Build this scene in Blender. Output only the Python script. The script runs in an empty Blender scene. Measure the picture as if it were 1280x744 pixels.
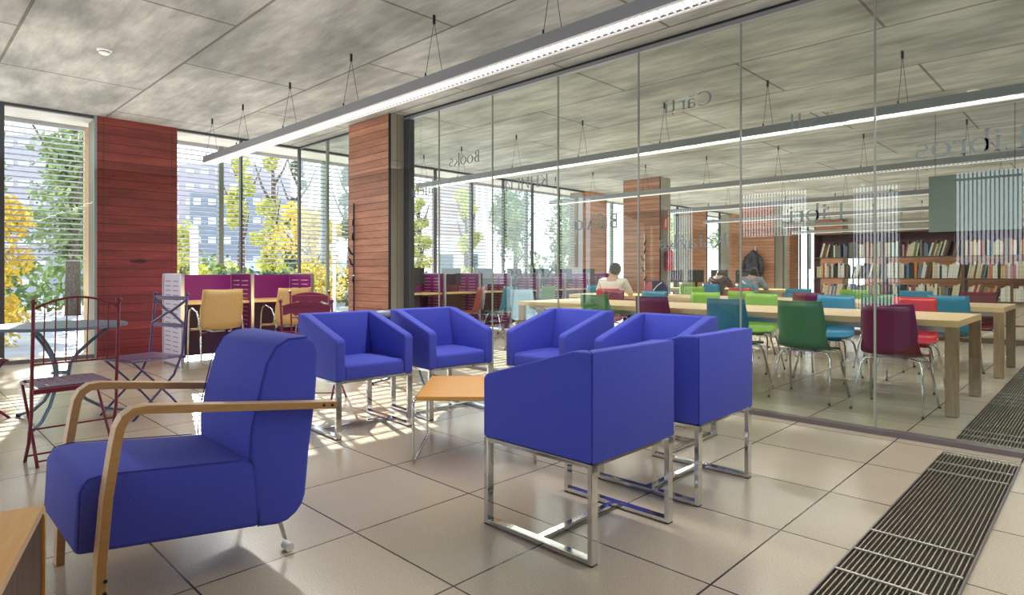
import bpy, math, random
from mathutils import Vector, Matrix
random.seed(7)
PI = math.pi
scene = bpy.context.scene
COL = scene.collection

# ------------------------------------------------------------------ materials
def mat(name, color, rough=0.5, metal=0.0, **k):
    m = bpy.data.materials.new(name); m.use_nodes = True
    b = m.node_tree.nodes['Principled BSDF']
    b.inputs['Base Color'].default_value = (*color, 1)
    b.inputs['Roughness'].default_value = rough
    b.inputs['Metallic'].default_value = metal
    for kk, v in k.items():
        b.inputs[kk].default_value = v
    return m

def noisy(name, c1, c2, scale=20, rough=0.6, stretch=(1, 1, 1), bump=0.0, detail=4, metal=0.0, lo=0.35, hi=0.65, bscale=None, **k):
    m = mat(name, c1, rough, metal, **k)
    n = m.node_tree.nodes; l = m.node_tree.links
    b = n['Principled BSDF']
    tc = n.new('ShaderNodeTexCoord'); mp = n.new('ShaderNodeMapping'); mp.inputs['Scale'].default_value = stretch
    l.new(tc.outputs['Object'], mp.inputs[0])
    t = n.new('ShaderNodeTexNoise'); t.inputs['Scale'].default_value = scale; t.inputs['Detail'].default_value = detail
    l.new(mp.outputs[0], t.inputs[0])
    r = n.new('ShaderNodeValToRGB'); r.color_ramp.elements[0].position = lo; r.color_ramp.elements[1].position = hi
    r.color_ramp.elements[0].color = (*c1, 1); r.color_ramp.elements[1].color = (*c2, 1)
    l.new(t.outputs[0], r.inputs[0]); l.new(r.outputs[0], b.inputs['Base Color'])
    if bump:
        bp = n.new('ShaderNodeBump'); bp.inputs['Strength'].default_value = bump; bp.inputs['Distance'].default_value = 0.01
        if bscale:
            t2 = n.new('ShaderNodeTexNoise'); t2.inputs['Scale'].default_value = bscale; l.new(mp.outputs[0], t2.inputs[0]); l.new(t2.outputs[0], bp.inputs['Height'])
        else:
            l.new(t.outputs[0], bp.inputs['Height'])
        l.new(bp.outputs[0], b.inputs['Normal'])
    return m

M = {}
M['blue'] = noisy('blue_fabric', (0.058, 0.075, 0.47), (0.078, 0.098, 0.56), 260, 0.85, bump=0.12, **{'Sheen Weight': 0.08, 'Specular IOR Level': 0.2})
M['blue_dark'] = mat('blue_seam', (0.03, 0.04, 0.30), 0.9)
M['chrome'] = mat('chrome', (0.66, 0.66, 0.66), 0.09, 1.0)
M['steel'] = mat('brushed_steel', (0.55, 0.55, 0.54), 0.32, 1.0)
M['ply'] = noisy('bent_plywood', (0.42, 0.225, 0.08), (0.47, 0.265, 0.10), 6, 0.38, (1, 1, 12), detail=3)
M['ply_edge'] = noisy('plywood_edge', (0.66, 0.44, 0.26), (0.71, 0.50, 0.31), 8, 0.5, (1, 8, 8))
M['honey'] = noisy('honey_wood_top', (0.70, 0.32, 0.045), (0.75, 0.385, 0.065), 5, 0.35, (1, 14, 1), detail=3)
M['beech'] = noisy('beech_table', (0.70, 0.47, 0.22), (0.77, 0.55, 0.29), 5, 0.4, (1, 12, 12), detail=3)
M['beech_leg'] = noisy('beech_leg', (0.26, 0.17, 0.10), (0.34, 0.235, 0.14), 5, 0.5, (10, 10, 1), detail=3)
M['wood_shell'] = noisy('wood_shell', (0.60, 0.38, 0.15), (0.63, 0.41, 0.17), 7, 0.4, (12, 1, 1), detail=3)
M['dark_wood'] = noisy('dark_side_panel', (0.085, 0.05, 0.03), (0.14, 0.085, 0.05), 5, 0.5, (8, 8, 1))
M['red_metal'] = mat('dark_red_paint', (0.17, 0.012, 0.03), 0.35)
M['seat_metal'] = mat('worn_mauve_paint', (0.16, 0.08, 0.17), 0.35)
M['maroon_metal'] = mat('maroon_paint', (0.20, 0.012, 0.06), 0.4)
M['violet_metal'] = mat('violet_paint', (0.075, 0.055, 0.17), 0.3)
M['slate_metal'] = mat('blue_grey_paint', (0.10, 0.15, 0.23), 0.35)
M['rubber'] = mat('black_rubber', (0.02, 0.02, 0.02), 0.6)
M['black'] = mat('black_metal', (0.012, 0.012, 0.016), 0.4)
M['purple'] = mat('purple_screen', (0.21, 0.018, 0.17), 0.3)
M['purple_dark'] = mat('dark_purple_panel', (0.055, 0.02, 0.06), 0.3)
M['lilac'] = mat('sunlit_lilac_panel', (0.55, 0.47, 0.58), 0.4)
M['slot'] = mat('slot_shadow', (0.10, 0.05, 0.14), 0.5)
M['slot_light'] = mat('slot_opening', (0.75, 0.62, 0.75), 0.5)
M['alu'] = mat('aluminium', (0.5, 0.5, 0.52), 0.35, 0.9)
M['lamp_grey'] = mat('lamp_housing', (0.27, 0.28, 0.30), 0.4, 0.3)
M['lamp_fin'] = mat('lamp_louvre', (0.75, 0.73, 0.72), 0.3)
M['white'] = mat('white_paint', (0.8, 0.8, 0.79), 0.5)
M['text'] = mat('vinyl_lettering', (0.20, 0.25, 0.25), 0.6)
M['sealant'] = mat('glass_joint', (0.30, 0.32, 0.29), 0.35)
M['frame'] = mat('dark_window_frame', (0.05, 0.055, 0.065), 0.4)
M['frame_green'] = mat('grey_green_post', (0.22, 0.26, 0.23), 0.5)
M['channel'] = mat('floor_channel', (0.20, 0.17, 0.18), 0.35, 0.5)
M['green'] = mat('green_plastic', (0.065, 0.20, 0.055), 0.28)
M['lime'] = mat('lime_plastic', (0.23, 0.45, 0.045), 0.3)
M['teal'] = mat('teal_plastic', (0.03, 0.20, 0.31), 0.28)
M['bluep'] = mat('blue_plastic', (0.04, 0.25, 0.42), 0.3)
M['lightblue'] = mat('light_blue_plastic', (0.30, 0.50, 0.66), 0.3)
M['maroon'] = mat('maroon_plastic', (0.17, 0.012, 0.035), 0.28)
M['red'] = mat('red_plastic', (0.52, 0.02, 0.03), 0.3)
M['brick'] = mat('russet_plastic', (0.33, 0.06, 0.04), 0.3)
M['shelf'] = mat('bookcase_brown', (0.12, 0.065, 0.05), 0.5)
M['shelf_red'] = mat('bookcase_burgundy', (0.11, 0.02, 0.05), 0.5)
M['signred'] = mat('sign_red', (0.62, 0.05, 0.03), 0.5)
M['extred'] = mat('extinguisher_red', (0.42, 0.01, 0.02), 0.25)
M['skin'] = mat('skin', (0.55, 0.33, 0.24), 0.6)
M['hair'] = noisy('dark_hair', (0.012, 0.008, 0.006), (0.04, 0.025, 0.02), 60, 0.6)
M['shirt'] = noisy('white_shirt', (0.70, 0.68, 0.60), (0.80, 0.78, 0.72), 12, 0.85)
M['denim'] = mat('dark_trousers', (0.03, 0.035, 0.06), 0.9)
M['coat'] = noisy('black_coat', (0.008, 0.008, 0.012), (0.05, 0.05, 0.07), 9, 0.8)
M['knit'] = noisy('dark_knit', (0.015, 0.012, 0.014), (0.10, 0.03, 0.05), 14, 0.9)
M['greyknit'] = noisy('grey_knit', (0.18, 0.20, 0.24), (0.32, 0.34, 0.38), 14, 0.9)
M['pink'] = mat('pink_bag', (0.55, 0.12, 0.16), 0.6)
M['navy'] = mat('navy_bag', (0.03, 0.03, 0.10), 0.6)
M['monitor'] = mat('monitor_back', (0.05, 0.035, 0.04), 0.4)
M['screen'] = mat('monitor_glass', (0.03, 0.03, 0.035), 0.35)
M['grate'] = mat('grate_steel', (0.40, 0.36, 0.30), 0.35, 0.8)
M['grate_light'] = mat('grate_crossbar', (0.62, 0.58, 0.52), 0.35, 0.7)
M['pit'] = mat('grate_pit', (0.06, 0.045, 0.032), 0.9)
M['banner'] = mat('grey_green_board', (0.25, 0.33, 0.34), 0.5)
M['slat'] = mat('louvre_slat', (0.42, 0.44, 0.48), 0.5)
M['soffit'] = noisy('soffit_render', (0.62, 0.60, 0.54), (0.72, 0.70, 0.65), 3, 0.9)
M['sand_post'] = mat('sand_post', (0.55, 0.45, 0.33), 0.8)
M['pole_white'] = mat('white_pole', (0.75, 0.78, 0.82), 0.5)
M['bark'] = noisy('bark', (0.07, 0.05, 0.04), (0.16, 0.13, 0.10), 12, 0.9, (4, 4, 1))

def emis(name, color, s):
    m = bpy.data.materials.new(name); m.use_nodes = True; n = m.node_tree.nodes; l = m.node_tree.links
    n.remove(n['Principled BSDF']); e = n.new('ShaderNodeEmission'); e.inputs[0].default_value = (*color, 1); e.inputs[1].default_value = s
    l.new(e.outputs[0], n['Material Output'].inputs[0]); return m
M['tube'] = emis('lamp_tube', (1.0, 0.95, 0.90), 2.6)

def glass(name, tint, base=0.05, power=5.0, gain=0.9):
    m = bpy.data.materials.new(name); m.use_nodes = True; n = m.node_tree.nodes; l = m.node_tree.links
    n.remove(n['Principled BSDF'])
    tr = n.new('ShaderNodeBsdfTransparent'); tr.inputs[0].default_value = (*tint, 1)
    gl = n.new('ShaderNodeBsdfGlossy'); gl.inputs['Roughness'].default_value = 0.0; gl.inputs[0].default_value = (0.95, 1, 0.98, 1)
    lw = n.new('ShaderNodeLayerWeight'); lw.inputs[0].default_value = 0.5
    p = n.new('ShaderNodeMath'); p.operation = 'POWER'; p.inputs[1].default_value = power
    q = n.new('ShaderNodeMath'); q.operation = 'MULTIPLY_ADD'; q.inputs[1].default_value = gain; q.inputs[2].default_value = base
    mx = n.new('ShaderNodeMixShader')
    l.new(lw.outputs['Facing'], p.inputs[0]); l.new(p.outputs[0], q.inputs[0]); l.new(q.outputs[0], mx.inputs[0])
    l.new(tr.outputs[0], mx.inputs[1]); l.new(gl.outputs[0], mx.inputs[2]); l.new(mx.outputs[0], n['Material Output'].inputs[0])
    return m
M['glass'] = glass('partition_glass', (0.83, 0.90, 0.845), 0.09)
M['wglass'] = glass('window_glass', (0.95, 0.97, 0.96), 0.008, 5.0, 0.35)

def brick_mat(name, c1, c2, joint, w, h, off, jsize, rough, axes, noise=None, shift=(0, 0), bump=0.2, spec=0.5):
    """a procedural bonded pattern; axes = which object axes run along u and v"""
    m = mat(name, c1, rough, 0, **{'Specular IOR Level': spec}); n = m.node_tree.nodes; l = m.node_tree.links; b = n['Principled BSDF']
    tc = n.new('ShaderNodeTexCoord'); sp = n.new('ShaderNodeSeparateXYZ'); cb = n.new('ShaderNodeCombineXYZ')
    l.new(tc.outputs['Object'], sp.inputs[0])
    for i in range(2):
        a = n.new('ShaderNodeMath'); a.operation = 'ADD'; a.inputs[1].default_value = shift[i]
        l.new(sp.outputs[axes[i]], a.inputs[0]); l.new(a.outputs[0], cb.inputs[i])
    bt = n.new('ShaderNodeTexBrick'); bt.offset = off; bt.squash = 1.0
    bt.inputs['Color1'].default_value = (*c1, 1); bt.inputs['Color2'].default_value = (*c2, 1); bt.inputs['Mortar'].default_value = (*joint, 1)
    bt.inputs['Scale'].default_value = 1.0; bt.inputs['Mortar Size'].default_value = jsize; bt.inputs['Mortar Smooth'].default_value = 0.0
    bt.inputs['Brick Width'].default_value = w; bt.inputs['Row Height'].default_value = h
    l.new(cb.outputs[0], bt.inputs[0])
    out = bt.outputs['Color']
    if noise:
        for (sc, amt, st) in noise:
            mp = n.new('ShaderNodeMapping'); mp.inputs['Scale'].default_value = st; l.new(tc.outputs['Object'], mp.inputs[0])
            t = n.new('ShaderNodeTexNoise'); t.inputs['Scale'].default_value = sc; t.inputs['Detail'].default_value = 6; l.new(mp.outputs[0], t.inputs[0])
            r = n.new('ShaderNodeMapRange'); r.inputs['From Min'].default_value = 0.33; r.inputs['From Max'].default_value = 0.67
            r.inputs['To Min'].default_value = 1 - amt; r.inputs['To Max'].default_value = 1 + amt; l.new(t.outputs[0], r.inputs[0])
            mx = n.new('ShaderNodeVectorMath'); mx.operation = 'SCALE'; l.new(out, mx.inputs[0]); l.new(r.outputs[0], mx.inputs['Scale']); out = mx.outputs[0]
    l.new(out, b.inputs['Base Color'])
    if bump:
        bp = n.new('ShaderNodeBump'); bp.inputs['Strength'].default_value = bump; bp.inputs['Distance'].default_value = 0.004; bp.invert = True
        l.new(bt.outputs['Fac'], bp.inputs['Height']); l.new(bp.outputs[0], b.inputs['Normal'])
    return m
T = 0.645
M['floor'] = brick_mat('beige_floor_tiles', (0.52, 0.445, 0.345), (0.485, 0.415, 0.32), (0.05, 0.04, 0.03), T, T, 0.0, 0.004, 0.21, (0, 1),
                       [(160, 0.13, (1, 1, 1)), (1.3, 0.06, (1, 1, 1))], (2.31 + 20 * T, -2.055 + 20 * T), bump=0.15, spec=0.45)
M['concrete'] = brick_mat('board_marked_concrete', (0.335, 0.335, 0.31), (0.305, 0.305, 0.28), (0.14, 0.125, 0.105), 2.56, 1.26, 0.5, 0.012, 0.8, (0, 1),
                          [(0.9, 0.30, (1, 1.8, 1)), (3.2, 0.20, (0.6, 2.2, 1)), (14, 0.07, (0.4, 2.5, 1))], (7.75 + 25.6 - 1.28, -0.79 + 12.6), bump=0.3)
M['clad'] = brick_mat('wood_cladding', (0.42, 0.195, 0.115), (0.33, 0.14, 0.08), (0.05, 0.02, 0.015), 30.0, 0.093, 0.5, 0.0035, 0.5, (0, 2),
                      [(1.2, 0.22, (1, 1, 10)), (30, 0.12, (0.3, 0.3, 3))], (9, 0.02))
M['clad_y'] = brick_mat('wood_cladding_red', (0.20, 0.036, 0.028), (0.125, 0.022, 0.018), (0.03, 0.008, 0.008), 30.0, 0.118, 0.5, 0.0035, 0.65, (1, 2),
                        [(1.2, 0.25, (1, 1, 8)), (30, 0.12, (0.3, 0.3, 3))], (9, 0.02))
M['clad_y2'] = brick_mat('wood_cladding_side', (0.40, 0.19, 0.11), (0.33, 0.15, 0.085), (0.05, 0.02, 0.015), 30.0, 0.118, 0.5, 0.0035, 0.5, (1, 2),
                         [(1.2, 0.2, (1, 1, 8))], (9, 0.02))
M['column'] = noisy('raw_concrete_column', (0.26, 0.235, 0.185), (0.36, 0.33, 0.27), 2.5, 0.85, (1, 1, 0.3), bump=0.1)
M['backwall_l'] = mat('right_wall', (0.34, 0.33, 0.31), 0.9)
M['ground'] = noisy('pale_paving', (0.17, 0.18, 0.20), (0.30, 0.30, 0.31), 0.6, 0.9)

# ------------------------------------------------------------------ mesh builder
class MB:
    def __init__(s): s.v = []; s.f = []; s.mi = []; s.cur = 0
    def add(s, vs, fs, m=None):
        o = len(s.v); s.v += [tuple(v) for v in vs]; s.f += [tuple(i + o for i in f) for f in fs]; s.mi += [s.cur if m is None else m] * len(fs); return s
    def box(s, x0, x1, y0, y1, z0, z1, m=None):
        return s.add([(x0, y0, z0), (x1, y0, z0), (x1, y1, z0), (x0, y1, z0), (x0, y0, z1), (x1, y0, z1), (x1, y1, z1), (x0, y1, z1)],
                     [(0, 3, 2, 1), (4, 5, 6, 7), (0, 1, 5, 4), (1, 2, 6, 5), (2, 3, 7, 6), (3, 0, 4, 7)], m)
    def bar(s, a, b, w, t, up=(0, 0, 1), m=None):
        """a box beam from a to b: w across, t along up"""
        a = Vector(a); b = Vector(b); d = (b - a).normalized(); u = Vector(up); x = d.cross(u)
        if x.length < 1e-4: x = d.cross(Vector((0, 1, 0)))
        x.normalize(); u = x.cross(d).normalized(); vs = []
        for p in (a, b):
            for (i, j) in ((-1, -1), (1, -1), (1, 1), (-1, 1)): vs.append(p + x * (i * w / 2) + u * (j * t / 2))
        return s.add(vs, [(3, 2, 1, 0), (4, 5, 6, 7), (0, 1, 5, 4), (1, 2, 6, 5), (2, 3, 7, 6), (3, 0, 4, 7)], m)
    def tube(s, pts, r, n=8, m=None, closed=False, flat=None):
        pts = [Vector(p) for p in pts]; k = len(pts); R = r if isinstance(r, (list, tuple)) else [r] * k
        prev = None; vs = []
        for i, p in enumerate(pts):
            if closed: d = (pts[(i + 1) % k] - pts[i - 1])
            else: d = (pts[min(i + 1, k - 1)] - pts[max(i - 1, 0)])
            d.normalize()
            if prev is None:
                a = d.orthogonal().normalized()
            else:
                a = prev - d * prev.dot(d)
                a = a.normalized() if a.length > 1e-5 else d.orthogonal().normalized()
            prev = a; b = d.cross(a)
            for j in range(n):
                t = 2 * PI * j / n; vs.append(p + (a * math.cos(t) + b * math.sin(t)) * R[i])
        fs = []
        for i in range(k if closed else k - 1):
            i2 = (i + 1) % k
            for j in range(n):
                j2 = (j + 1) % n; fs.append((i * n + j, i * n + j2, i2 * n + j2, i2 * n + j))
        if not closed:
            fs.append(tuple(reversed(range(n)))); fs.append(tuple((k - 1) * n + j for j in range(n)))
        return s.add(vs, fs, m)
    def prism(s, poly, a0, a1, axis=0, m=None):
        """poly of 2-D points (the other two axes in order) extruded along axis from a0 to a1"""
        n = len(poly); vs = []
        for a in (a0, a1):
            for (p, q) in poly:
                vs.append((a, p, q) if axis == 0 else ((p, a, q) if axis == 1 else (p, q, a)))
        fs = [tuple(reversed(range(n))), tuple(range(n, 2 * n))] + [(i, (i + 1) % n, n + (i + 1) % n, n + i) for i in range(n)]
        return s.add(vs, fs, m)
    def lathe(s, prof, c=(0, 0), n=24, m=None):
        vs = []; k = len(prof)
        for j in range(n):
            t = 2 * PI * j / n
            for (r, z) in prof: vs.append((c[0] + r * math.cos(t), c[1] + r * math.sin(t), z))
        fs = []
        for j in range(n):
            j2 = (j + 1) % n
            for i in range(k - 1): fs.append((j * k + i, j2 * k + i, j2 * k + i + 1, j * k + i + 1))
        if prof[0][0] > 1e-6: fs.append(tuple(reversed([j * k for j in range(n)])))
        if prof[-1][0] > 1e-6: fs.append(tuple(j * k + k - 1 for j in range(n)))
        return s.add(vs, fs, m)
    def ball(s, c, r, n=10, sc=(1, 1, 1), m=None):
        vs = []; fs = []; h = n // 2 + 1
        for i in range(h + 1):
            ph = PI * i / h
            for j in range(n):
                t = 2 * PI * j / n
                vs.append((c[0] + r * sc[0] * math.sin(ph) * math.cos(t), c[1] + r * sc[1] * math.sin(ph) * math.sin(t), c[2] + r * sc[2] * math.cos(ph)))
        for i in range(h):
            for j in range(n):
                j2 = (j + 1) % n; fs.append((i * n + j, (i + 1) * n + j, (i + 1) * n + j2, i * n + j2))
        return s.add(vs, fs, m)
    def build(s, name, mats, parent=None, smooth=False, bevel=0, seg=2, subd=0):
        me = bpy.data.meshes.new(name); me.from_pydata(s.v, [], s.f)
        if not isinstance(mats, (list, tuple)): mats = [mats]
        for mm in mats: me.materials.append(mm)
        me.polygons.foreach_set('material_index', s.mi)
        if smooth: me.polygons.foreach_set('use_smooth', [True] * len(s.f))
        me.validate(); me.update()
        o = bpy.data.objects.new(name, me); COL.objects.link(o)
        if parent is not None: o.parent = parent
        if bevel:
            b = o.modifiers.new('bevel', 'BEVEL'); b.width = bevel; b.segments = seg; b.limit_method = 'ANGLE'; b.angle_limit = math.radians(35)
        if subd:
            b = o.modifiers.new('subd', 'SUBSURF'); b.levels = subd; b.render_levels = subd
        if smooth and bevel and hasattr(me, 'set_sharp_from_angle') and False: pass
        return o

def tag(o, label=None, cat=None, group=None, kind=None):
    if label: o['label'] = label
    if cat: o['category'] = cat
    if group: o['group'] = group
    if kind: o['kind'] = kind
    return o
def thing(name, label, cat, loc=(0, 0, 0), rz=0.0, group=None):
    o = bpy.data.objects.new(name, None); COL.objects.link(o); o.empty_display_size = 0.1
    o.location = loc; o.rotation_euler = (0, 0, rz)
    return tag(o, label, cat, group)
def struct(o): o['kind'] = 'structure'; return o
KIDS = {}
def kids(o):
    return [c for c in bpy.data.objects if c.parent == o]
def copy_tree(o, loc, rz, label, group=None, mats=None, _ch=None):
    r = o.copy(); COL.objects.link(r); r.location = loc; r.rotation_euler = (0, 0, rz); r['label'] = label
    if group: r['group'] = group
    def rec(src, dst):
        for ch in kids(src):
            c = ch.copy(); COL.objects.link(c); c.parent = dst
            if mats and ch.type == 'MESH' and ch.data.materials and ch.data.materials[0] and ch.data.materials[0].name in mats:
                key = (ch.data.name, mats[ch.data.materials[0].name].name)
                if key not in KIDS:
                    me = ch.data.copy(); me.materials[0] = mats[ch.data.materials[0].name]; KIDS[key] = me
                c.data = KIDS[key]
            rec(ch, c)
    rec(o, r)
    return r

# ------------------------------------------------------------------ the room
CZ = 3.15; WX = -9.5; OX = -10.25; GY = 4.79; YF = 37.0; YB = -4.0; XR = 4.2
struct(MB().box(OX, XR, YB - 1, YF, -0.25, 0).build('floor', M['floor']))
struct(MB().box(OX, XR, YB - 1, YF, CZ, CZ + 0.4).build('ceiling', M['concrete']))
struct(MB().box(WX + .02, XR, YF - .2, YF, 0, CZ).build('wall_far', M['clad']))
# soffit strip beyond the window line, a shade paler
struct(MB().box(OX - 0.02, WX - 0.06, YB - 1, YF, CZ - 0.02, CZ - 0.001).build('trim_1', M['soffit']))
# dark head rail of the window wall and sill rail
struct(MB().box(WX - 0.04, WX + 0.03, YB, YF - .2, CZ - 0.035, CZ - 0.0015).build('trim_2', M['frame']))
struct(MB().box(WX - 0.04, WX + 0.03, YB, YF - .2, 0.0, 0.045).build('trim_3', M['channel']))

struct(MB().box(XR, XR + .2, YB - .2, YF, 0, CZ).build('wall_right', M['backwall_l']))
# window wall: mullions every 0.94 m, panes between, clad pillars at their places
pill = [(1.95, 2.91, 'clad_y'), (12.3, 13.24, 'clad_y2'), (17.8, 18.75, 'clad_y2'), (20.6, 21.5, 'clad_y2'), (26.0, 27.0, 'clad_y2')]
plab = ['dark red timber-clad pillar at left beside the garden chairs', 'timber-clad pillar on the window wall behind the person in white',
        'timber-clad window pillar behind the far monitors, nearer of the pair', 'timber-clad window pillar behind the far monitors, farther of the pair', 'timber-clad window pillar at the far end of the reading room']
n = 0
ms = sorted(set([round(4.756 + 0.94 * k, 3) for k in range(-9, 35)]))
def inpill(y): return any(a - 0.03 <= y <= b + 0.03 for a, b, _ in pill)
for y in ms:
    if y < YB or y > YF - .3 or inpill(y): continue
    w = 0.045 if abs(y - 1.0) < .1 else 0.026
    n += 1
    struct(MB().box(WX - 0.035, WX + 0.035, y - w / 2, y + w / 2, 0.045, CZ - 0.035).build('trim_%d' % (n + 10), M['frame']))
segs = []
edges = [YB] + [e for a, b, _ in pill for e in (a, b)] + [YF - .2]
for i in range(0, len(edges), 2):
    a, b = edges[i], edges[i + 1]; pts = [a] + [y for y in ms if a + 0.1 < y < b - 0.1 and not inpill(y)] + [b]
    for p, q in zip(pts[:-1], pts[1:]): segs.append((p, q))
for i, (p, q) in enumerate(segs):
    struct(MB().add([(WX, p, 0.045), (WX, q, 0.045), (WX, q, CZ - 0.035), (WX, p, CZ - 0.035)], [(0, 1, 2, 3)]).build('window_%d' % (i + 1), M['wglass']))
for (a, b, mm), lb in zip(pill, plab):
    p = thing('clad_pillar', lb, 'pillar', (WX, (a + b) / 2, 0)); w = (b - a) / 2
    MB().box(-0.42, -0.03, -w, w, 0, CZ).build('core', M['column'], p)
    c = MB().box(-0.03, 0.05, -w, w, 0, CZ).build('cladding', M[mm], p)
    if mm == 'clad_y':
        h = MB(); h.box(0.05, 0.062, -0.09, 0.09, 1.245, 1.27); h.ball((0.062, 0.02, 1.262), 0.03, 8, (0.5, 2.2, 0.5)); h.build('handle', M['black'], p)
        g = MB(); g.box(0.0505, 0.052, -w + 0.07, -w + 0.074, 0, CZ); g.box(0.0505, 0.052, w - 0.074, w - 0.07, 0, CZ); g.build('seam', M['black'], p)
        MB().box(0.0, 0.055, -w - 0.03, -w, 0, CZ).build('edge_trim', M['frame_green'], p)

# free-standing clad pillars along the room
def pillar(x0, x1, y0, y1, label):
    p = thing('clad_pillar', label, 'pillar', ((x0 + x1) / 2, y0, 0)); w = (x1 - x0) / 2; d = y1 - y0
    MB().box(-w, w, 0.03, d, 0, CZ).build('core', M['column'], p)
    MB().box(-w, w - 0.012, 0.0, 0.03, 0, CZ).build('cladding', M['clad'], p)
    MB().box(w - 0.012, w + 0.004, -0.004, 0.026, 0, CZ).build('edge_trim', M['black'], p)
    j = MB(); j.box(w, w + 0.003, 0.12, 0.126, 0, CZ); j.box(w, w + 0.003, 0.03, d, 2.55, 2.556); j.build('seam', M['channel'], p)
    return p
pillar(-7.59, -6.62, 4.53, 4.86, 'timber-clad concrete pillar at the left end of the glass partition')
pillar(-7.80, -6.87, 11.55, 11.98, 'timber-clad pillar inside the reading room carrying the fire sign')
pillar(-8.15, -7.15, 18.5, 19.1, 'timber-clad pillar deep in the reading room behind the hanging coat')
pillar(-8.3, -7.3, 25.5, 26.1, 'timber-clad pillar farthest back in the reading room')

# glass partition
P = thing('glass_partition', 'frameless glass partition wall between the lounge and the reading room', 'partition', (0, GY, 0))
xs = [-6.50, -5.93, -4.98, -4.02, -3.07, -2.12, -1.17, -0.22, 0.73, 1.68, 2.63, 3.58, XR - .05]
for a, b in zip(xs[:-1], xs[1:]):
    MB().add([(a, 0, 0.03), (b, 0, 0.03), (b, 0, 3.10), (a, 0, 3.10)], [(0, 1, 2, 3)]).build('glass_panel', M['glass'], P)
for a in xs[1:-1]:
    MB().box(a - 0.006, a + 0.006, -0.008, 0.008, 0.03, 3.10).build('joint', M['sealant'], P)
b = MB(); b.box(-6.55, XR, -0.045, 0.045, 0, 0.032); b.build('floor_channel', M['channel'], P)
b = MB(); b.box(-6.62, XR, -0.03, 0.03, 3.095, 3.148); b.build('head_channel', M['lamp_grey'], P)
b = MB(); b.box(-6.62, XR, -0.034, -0.0305, 3.13, 3.149); b.build('shadow_gap', M['black'], P)
b = MB(); b.box(-6.615, -6.5, -0.035, 0.05, 0, 3.095); b.build('end_post', M['frame'], P)
Q = thing('glass_partition', 'short glass screen between the coat-hook pillar and the windows', 'partition', (0, 4.756, 0))
for a, b_ in ((WX + .04, -8.58), (-8.58, -7.6)):
    MB().add([(a, 0, 0.03), (b_, 0, 0.03), (b_, 0, 3.12), (a, 0, 3.12)], [(0, 1, 2, 3)]).build('glass_panel', M['glass'], Q)
MB().box(-8.60, -8.565, -0.02, 0.02, 0, 3.12).build('mullion', M['frame_green'], Q)
MB().box(WX + .04, -7.6, -0.02, 0.02, 3.12, 3.148).build('head_channel', M['frame'], Q)
MB().box(WX + .04, -7.6, -0.02, 0.02, 0, 0.03).build('floor_channel', M['channel'], Q)

# exterior louvre screens and their posts
k = 0; y = -4.6 + 0.0
posts = [2.0 + 1.8 * i for i in range(-3, 20)]
for i, py in enumerate(posts):
    o = MB().box(OX - 0.05, OX + 0.03, py - 0.035, py + 0.035, -0.15 if abs(py - 2.0) < .1 else 1.25, CZ - .02).build('louvre_post', M['sand_post'] if abs(py - 2.0) < .1 else M['frame_green'])
    if abs(py - 2.0) < .1: tag(o, 'sand-coloured full-height post outside the left window', 'post')
    else: tag(o, 'grey-green post carrying the louvres outside the windows', 'post', 'posts between the louvre screens')
lm = MB()
zz = CZ - 0.06
slats = []
while zz > 1.27:
    slats.append(zz); zz -= 0.0725
for z in slats:
    lm.add([(-0.022, -0.86, z - 0.004), (0.022, -0.86, z + 0.004), (0.022, 0.86, z + 0.004), (-0.022, 0.86, z - 0.004),
            (-0.022, -0.86, z - 0.013), (0.022, -0.86, z - 0.005), (0.022, 0.86, z - 0.005), (-0.022, 0.86, z - 0.013)],
           [(0, 1, 2, 3), (7, 6, 5, 4), (0, 4, 5, 1), (1, 5, 6, 2), (2, 6, 7, 3), (3, 7, 4, 0)])
proto = thing('louvre_screen', 'white slatted louvre screen outside the window left of the red pillar', 'louvre', (OX, posts[0] + 0.9, 0), 0, 'exterior louvre screens')
lm.build('slats', M['slat'], proto)
MB().box(-0.03, 0.03, -0.865, 0.865, CZ - 0.075, CZ - 0.021).build('head_box', M['slat'], proto)
for i in range(1, len(posts) - 1):
    copy_tree(proto, (OX, posts[i] + 0.9, 0), 0, 'white slatted louvre screen outside the windows')
proto['label'] = 'white slatted louvre screen outside the windows'

# ------------------------------------------------------------------ back wall (seen only as a reflection in the glass)
wb = MB()
opens = [(-8.0, -7.2, .4, 2.65), (-6.1, -4.6, 1.9, 2.88), (-3.75, -2.9, 0.3, 2.82), (-2.05, -1.05, 1.25, 2.92)]
x = OX
for (a, b, z0, z1) in opens:
    wb.box(x, a, YB - .2, YB, 0, CZ); wb.box(a, b, YB - .2, YB, 0, z0); wb.box(a, b, YB - .2, YB, z1, CZ); x = b
wb.box(x, 0.3, YB - .2, YB, 0, CZ)
M['backwall'] = mat('back_wall', (0.30, 0.30, 0.29), 0.9)
struct(wb.build('wall_back', M['backwall']))
M['fin'] = mat('vertical_fin', (0.12, 0.035, 0.09), 0.6)
for i, (a, b, z0, z1) in enumerate(opens):
    t = thing('vertical_louvre', 'tall vertical-fin louvre reflected in the glass partition', 'louvre', (0, YB + .07, 0), 0, 'vertical louvres on the wall opposite the glass')
    f = MB(); q = a + 0.03
    while q < b:
        f.box(q, q + 0.020, -0.012, 0.012, z0, z1); q += 0.062
    f.box(a, b, -0.02, 0.02, z1 - 0.17, z1 - 0.13)
    f.build('fins', M['fin'], t)

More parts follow.
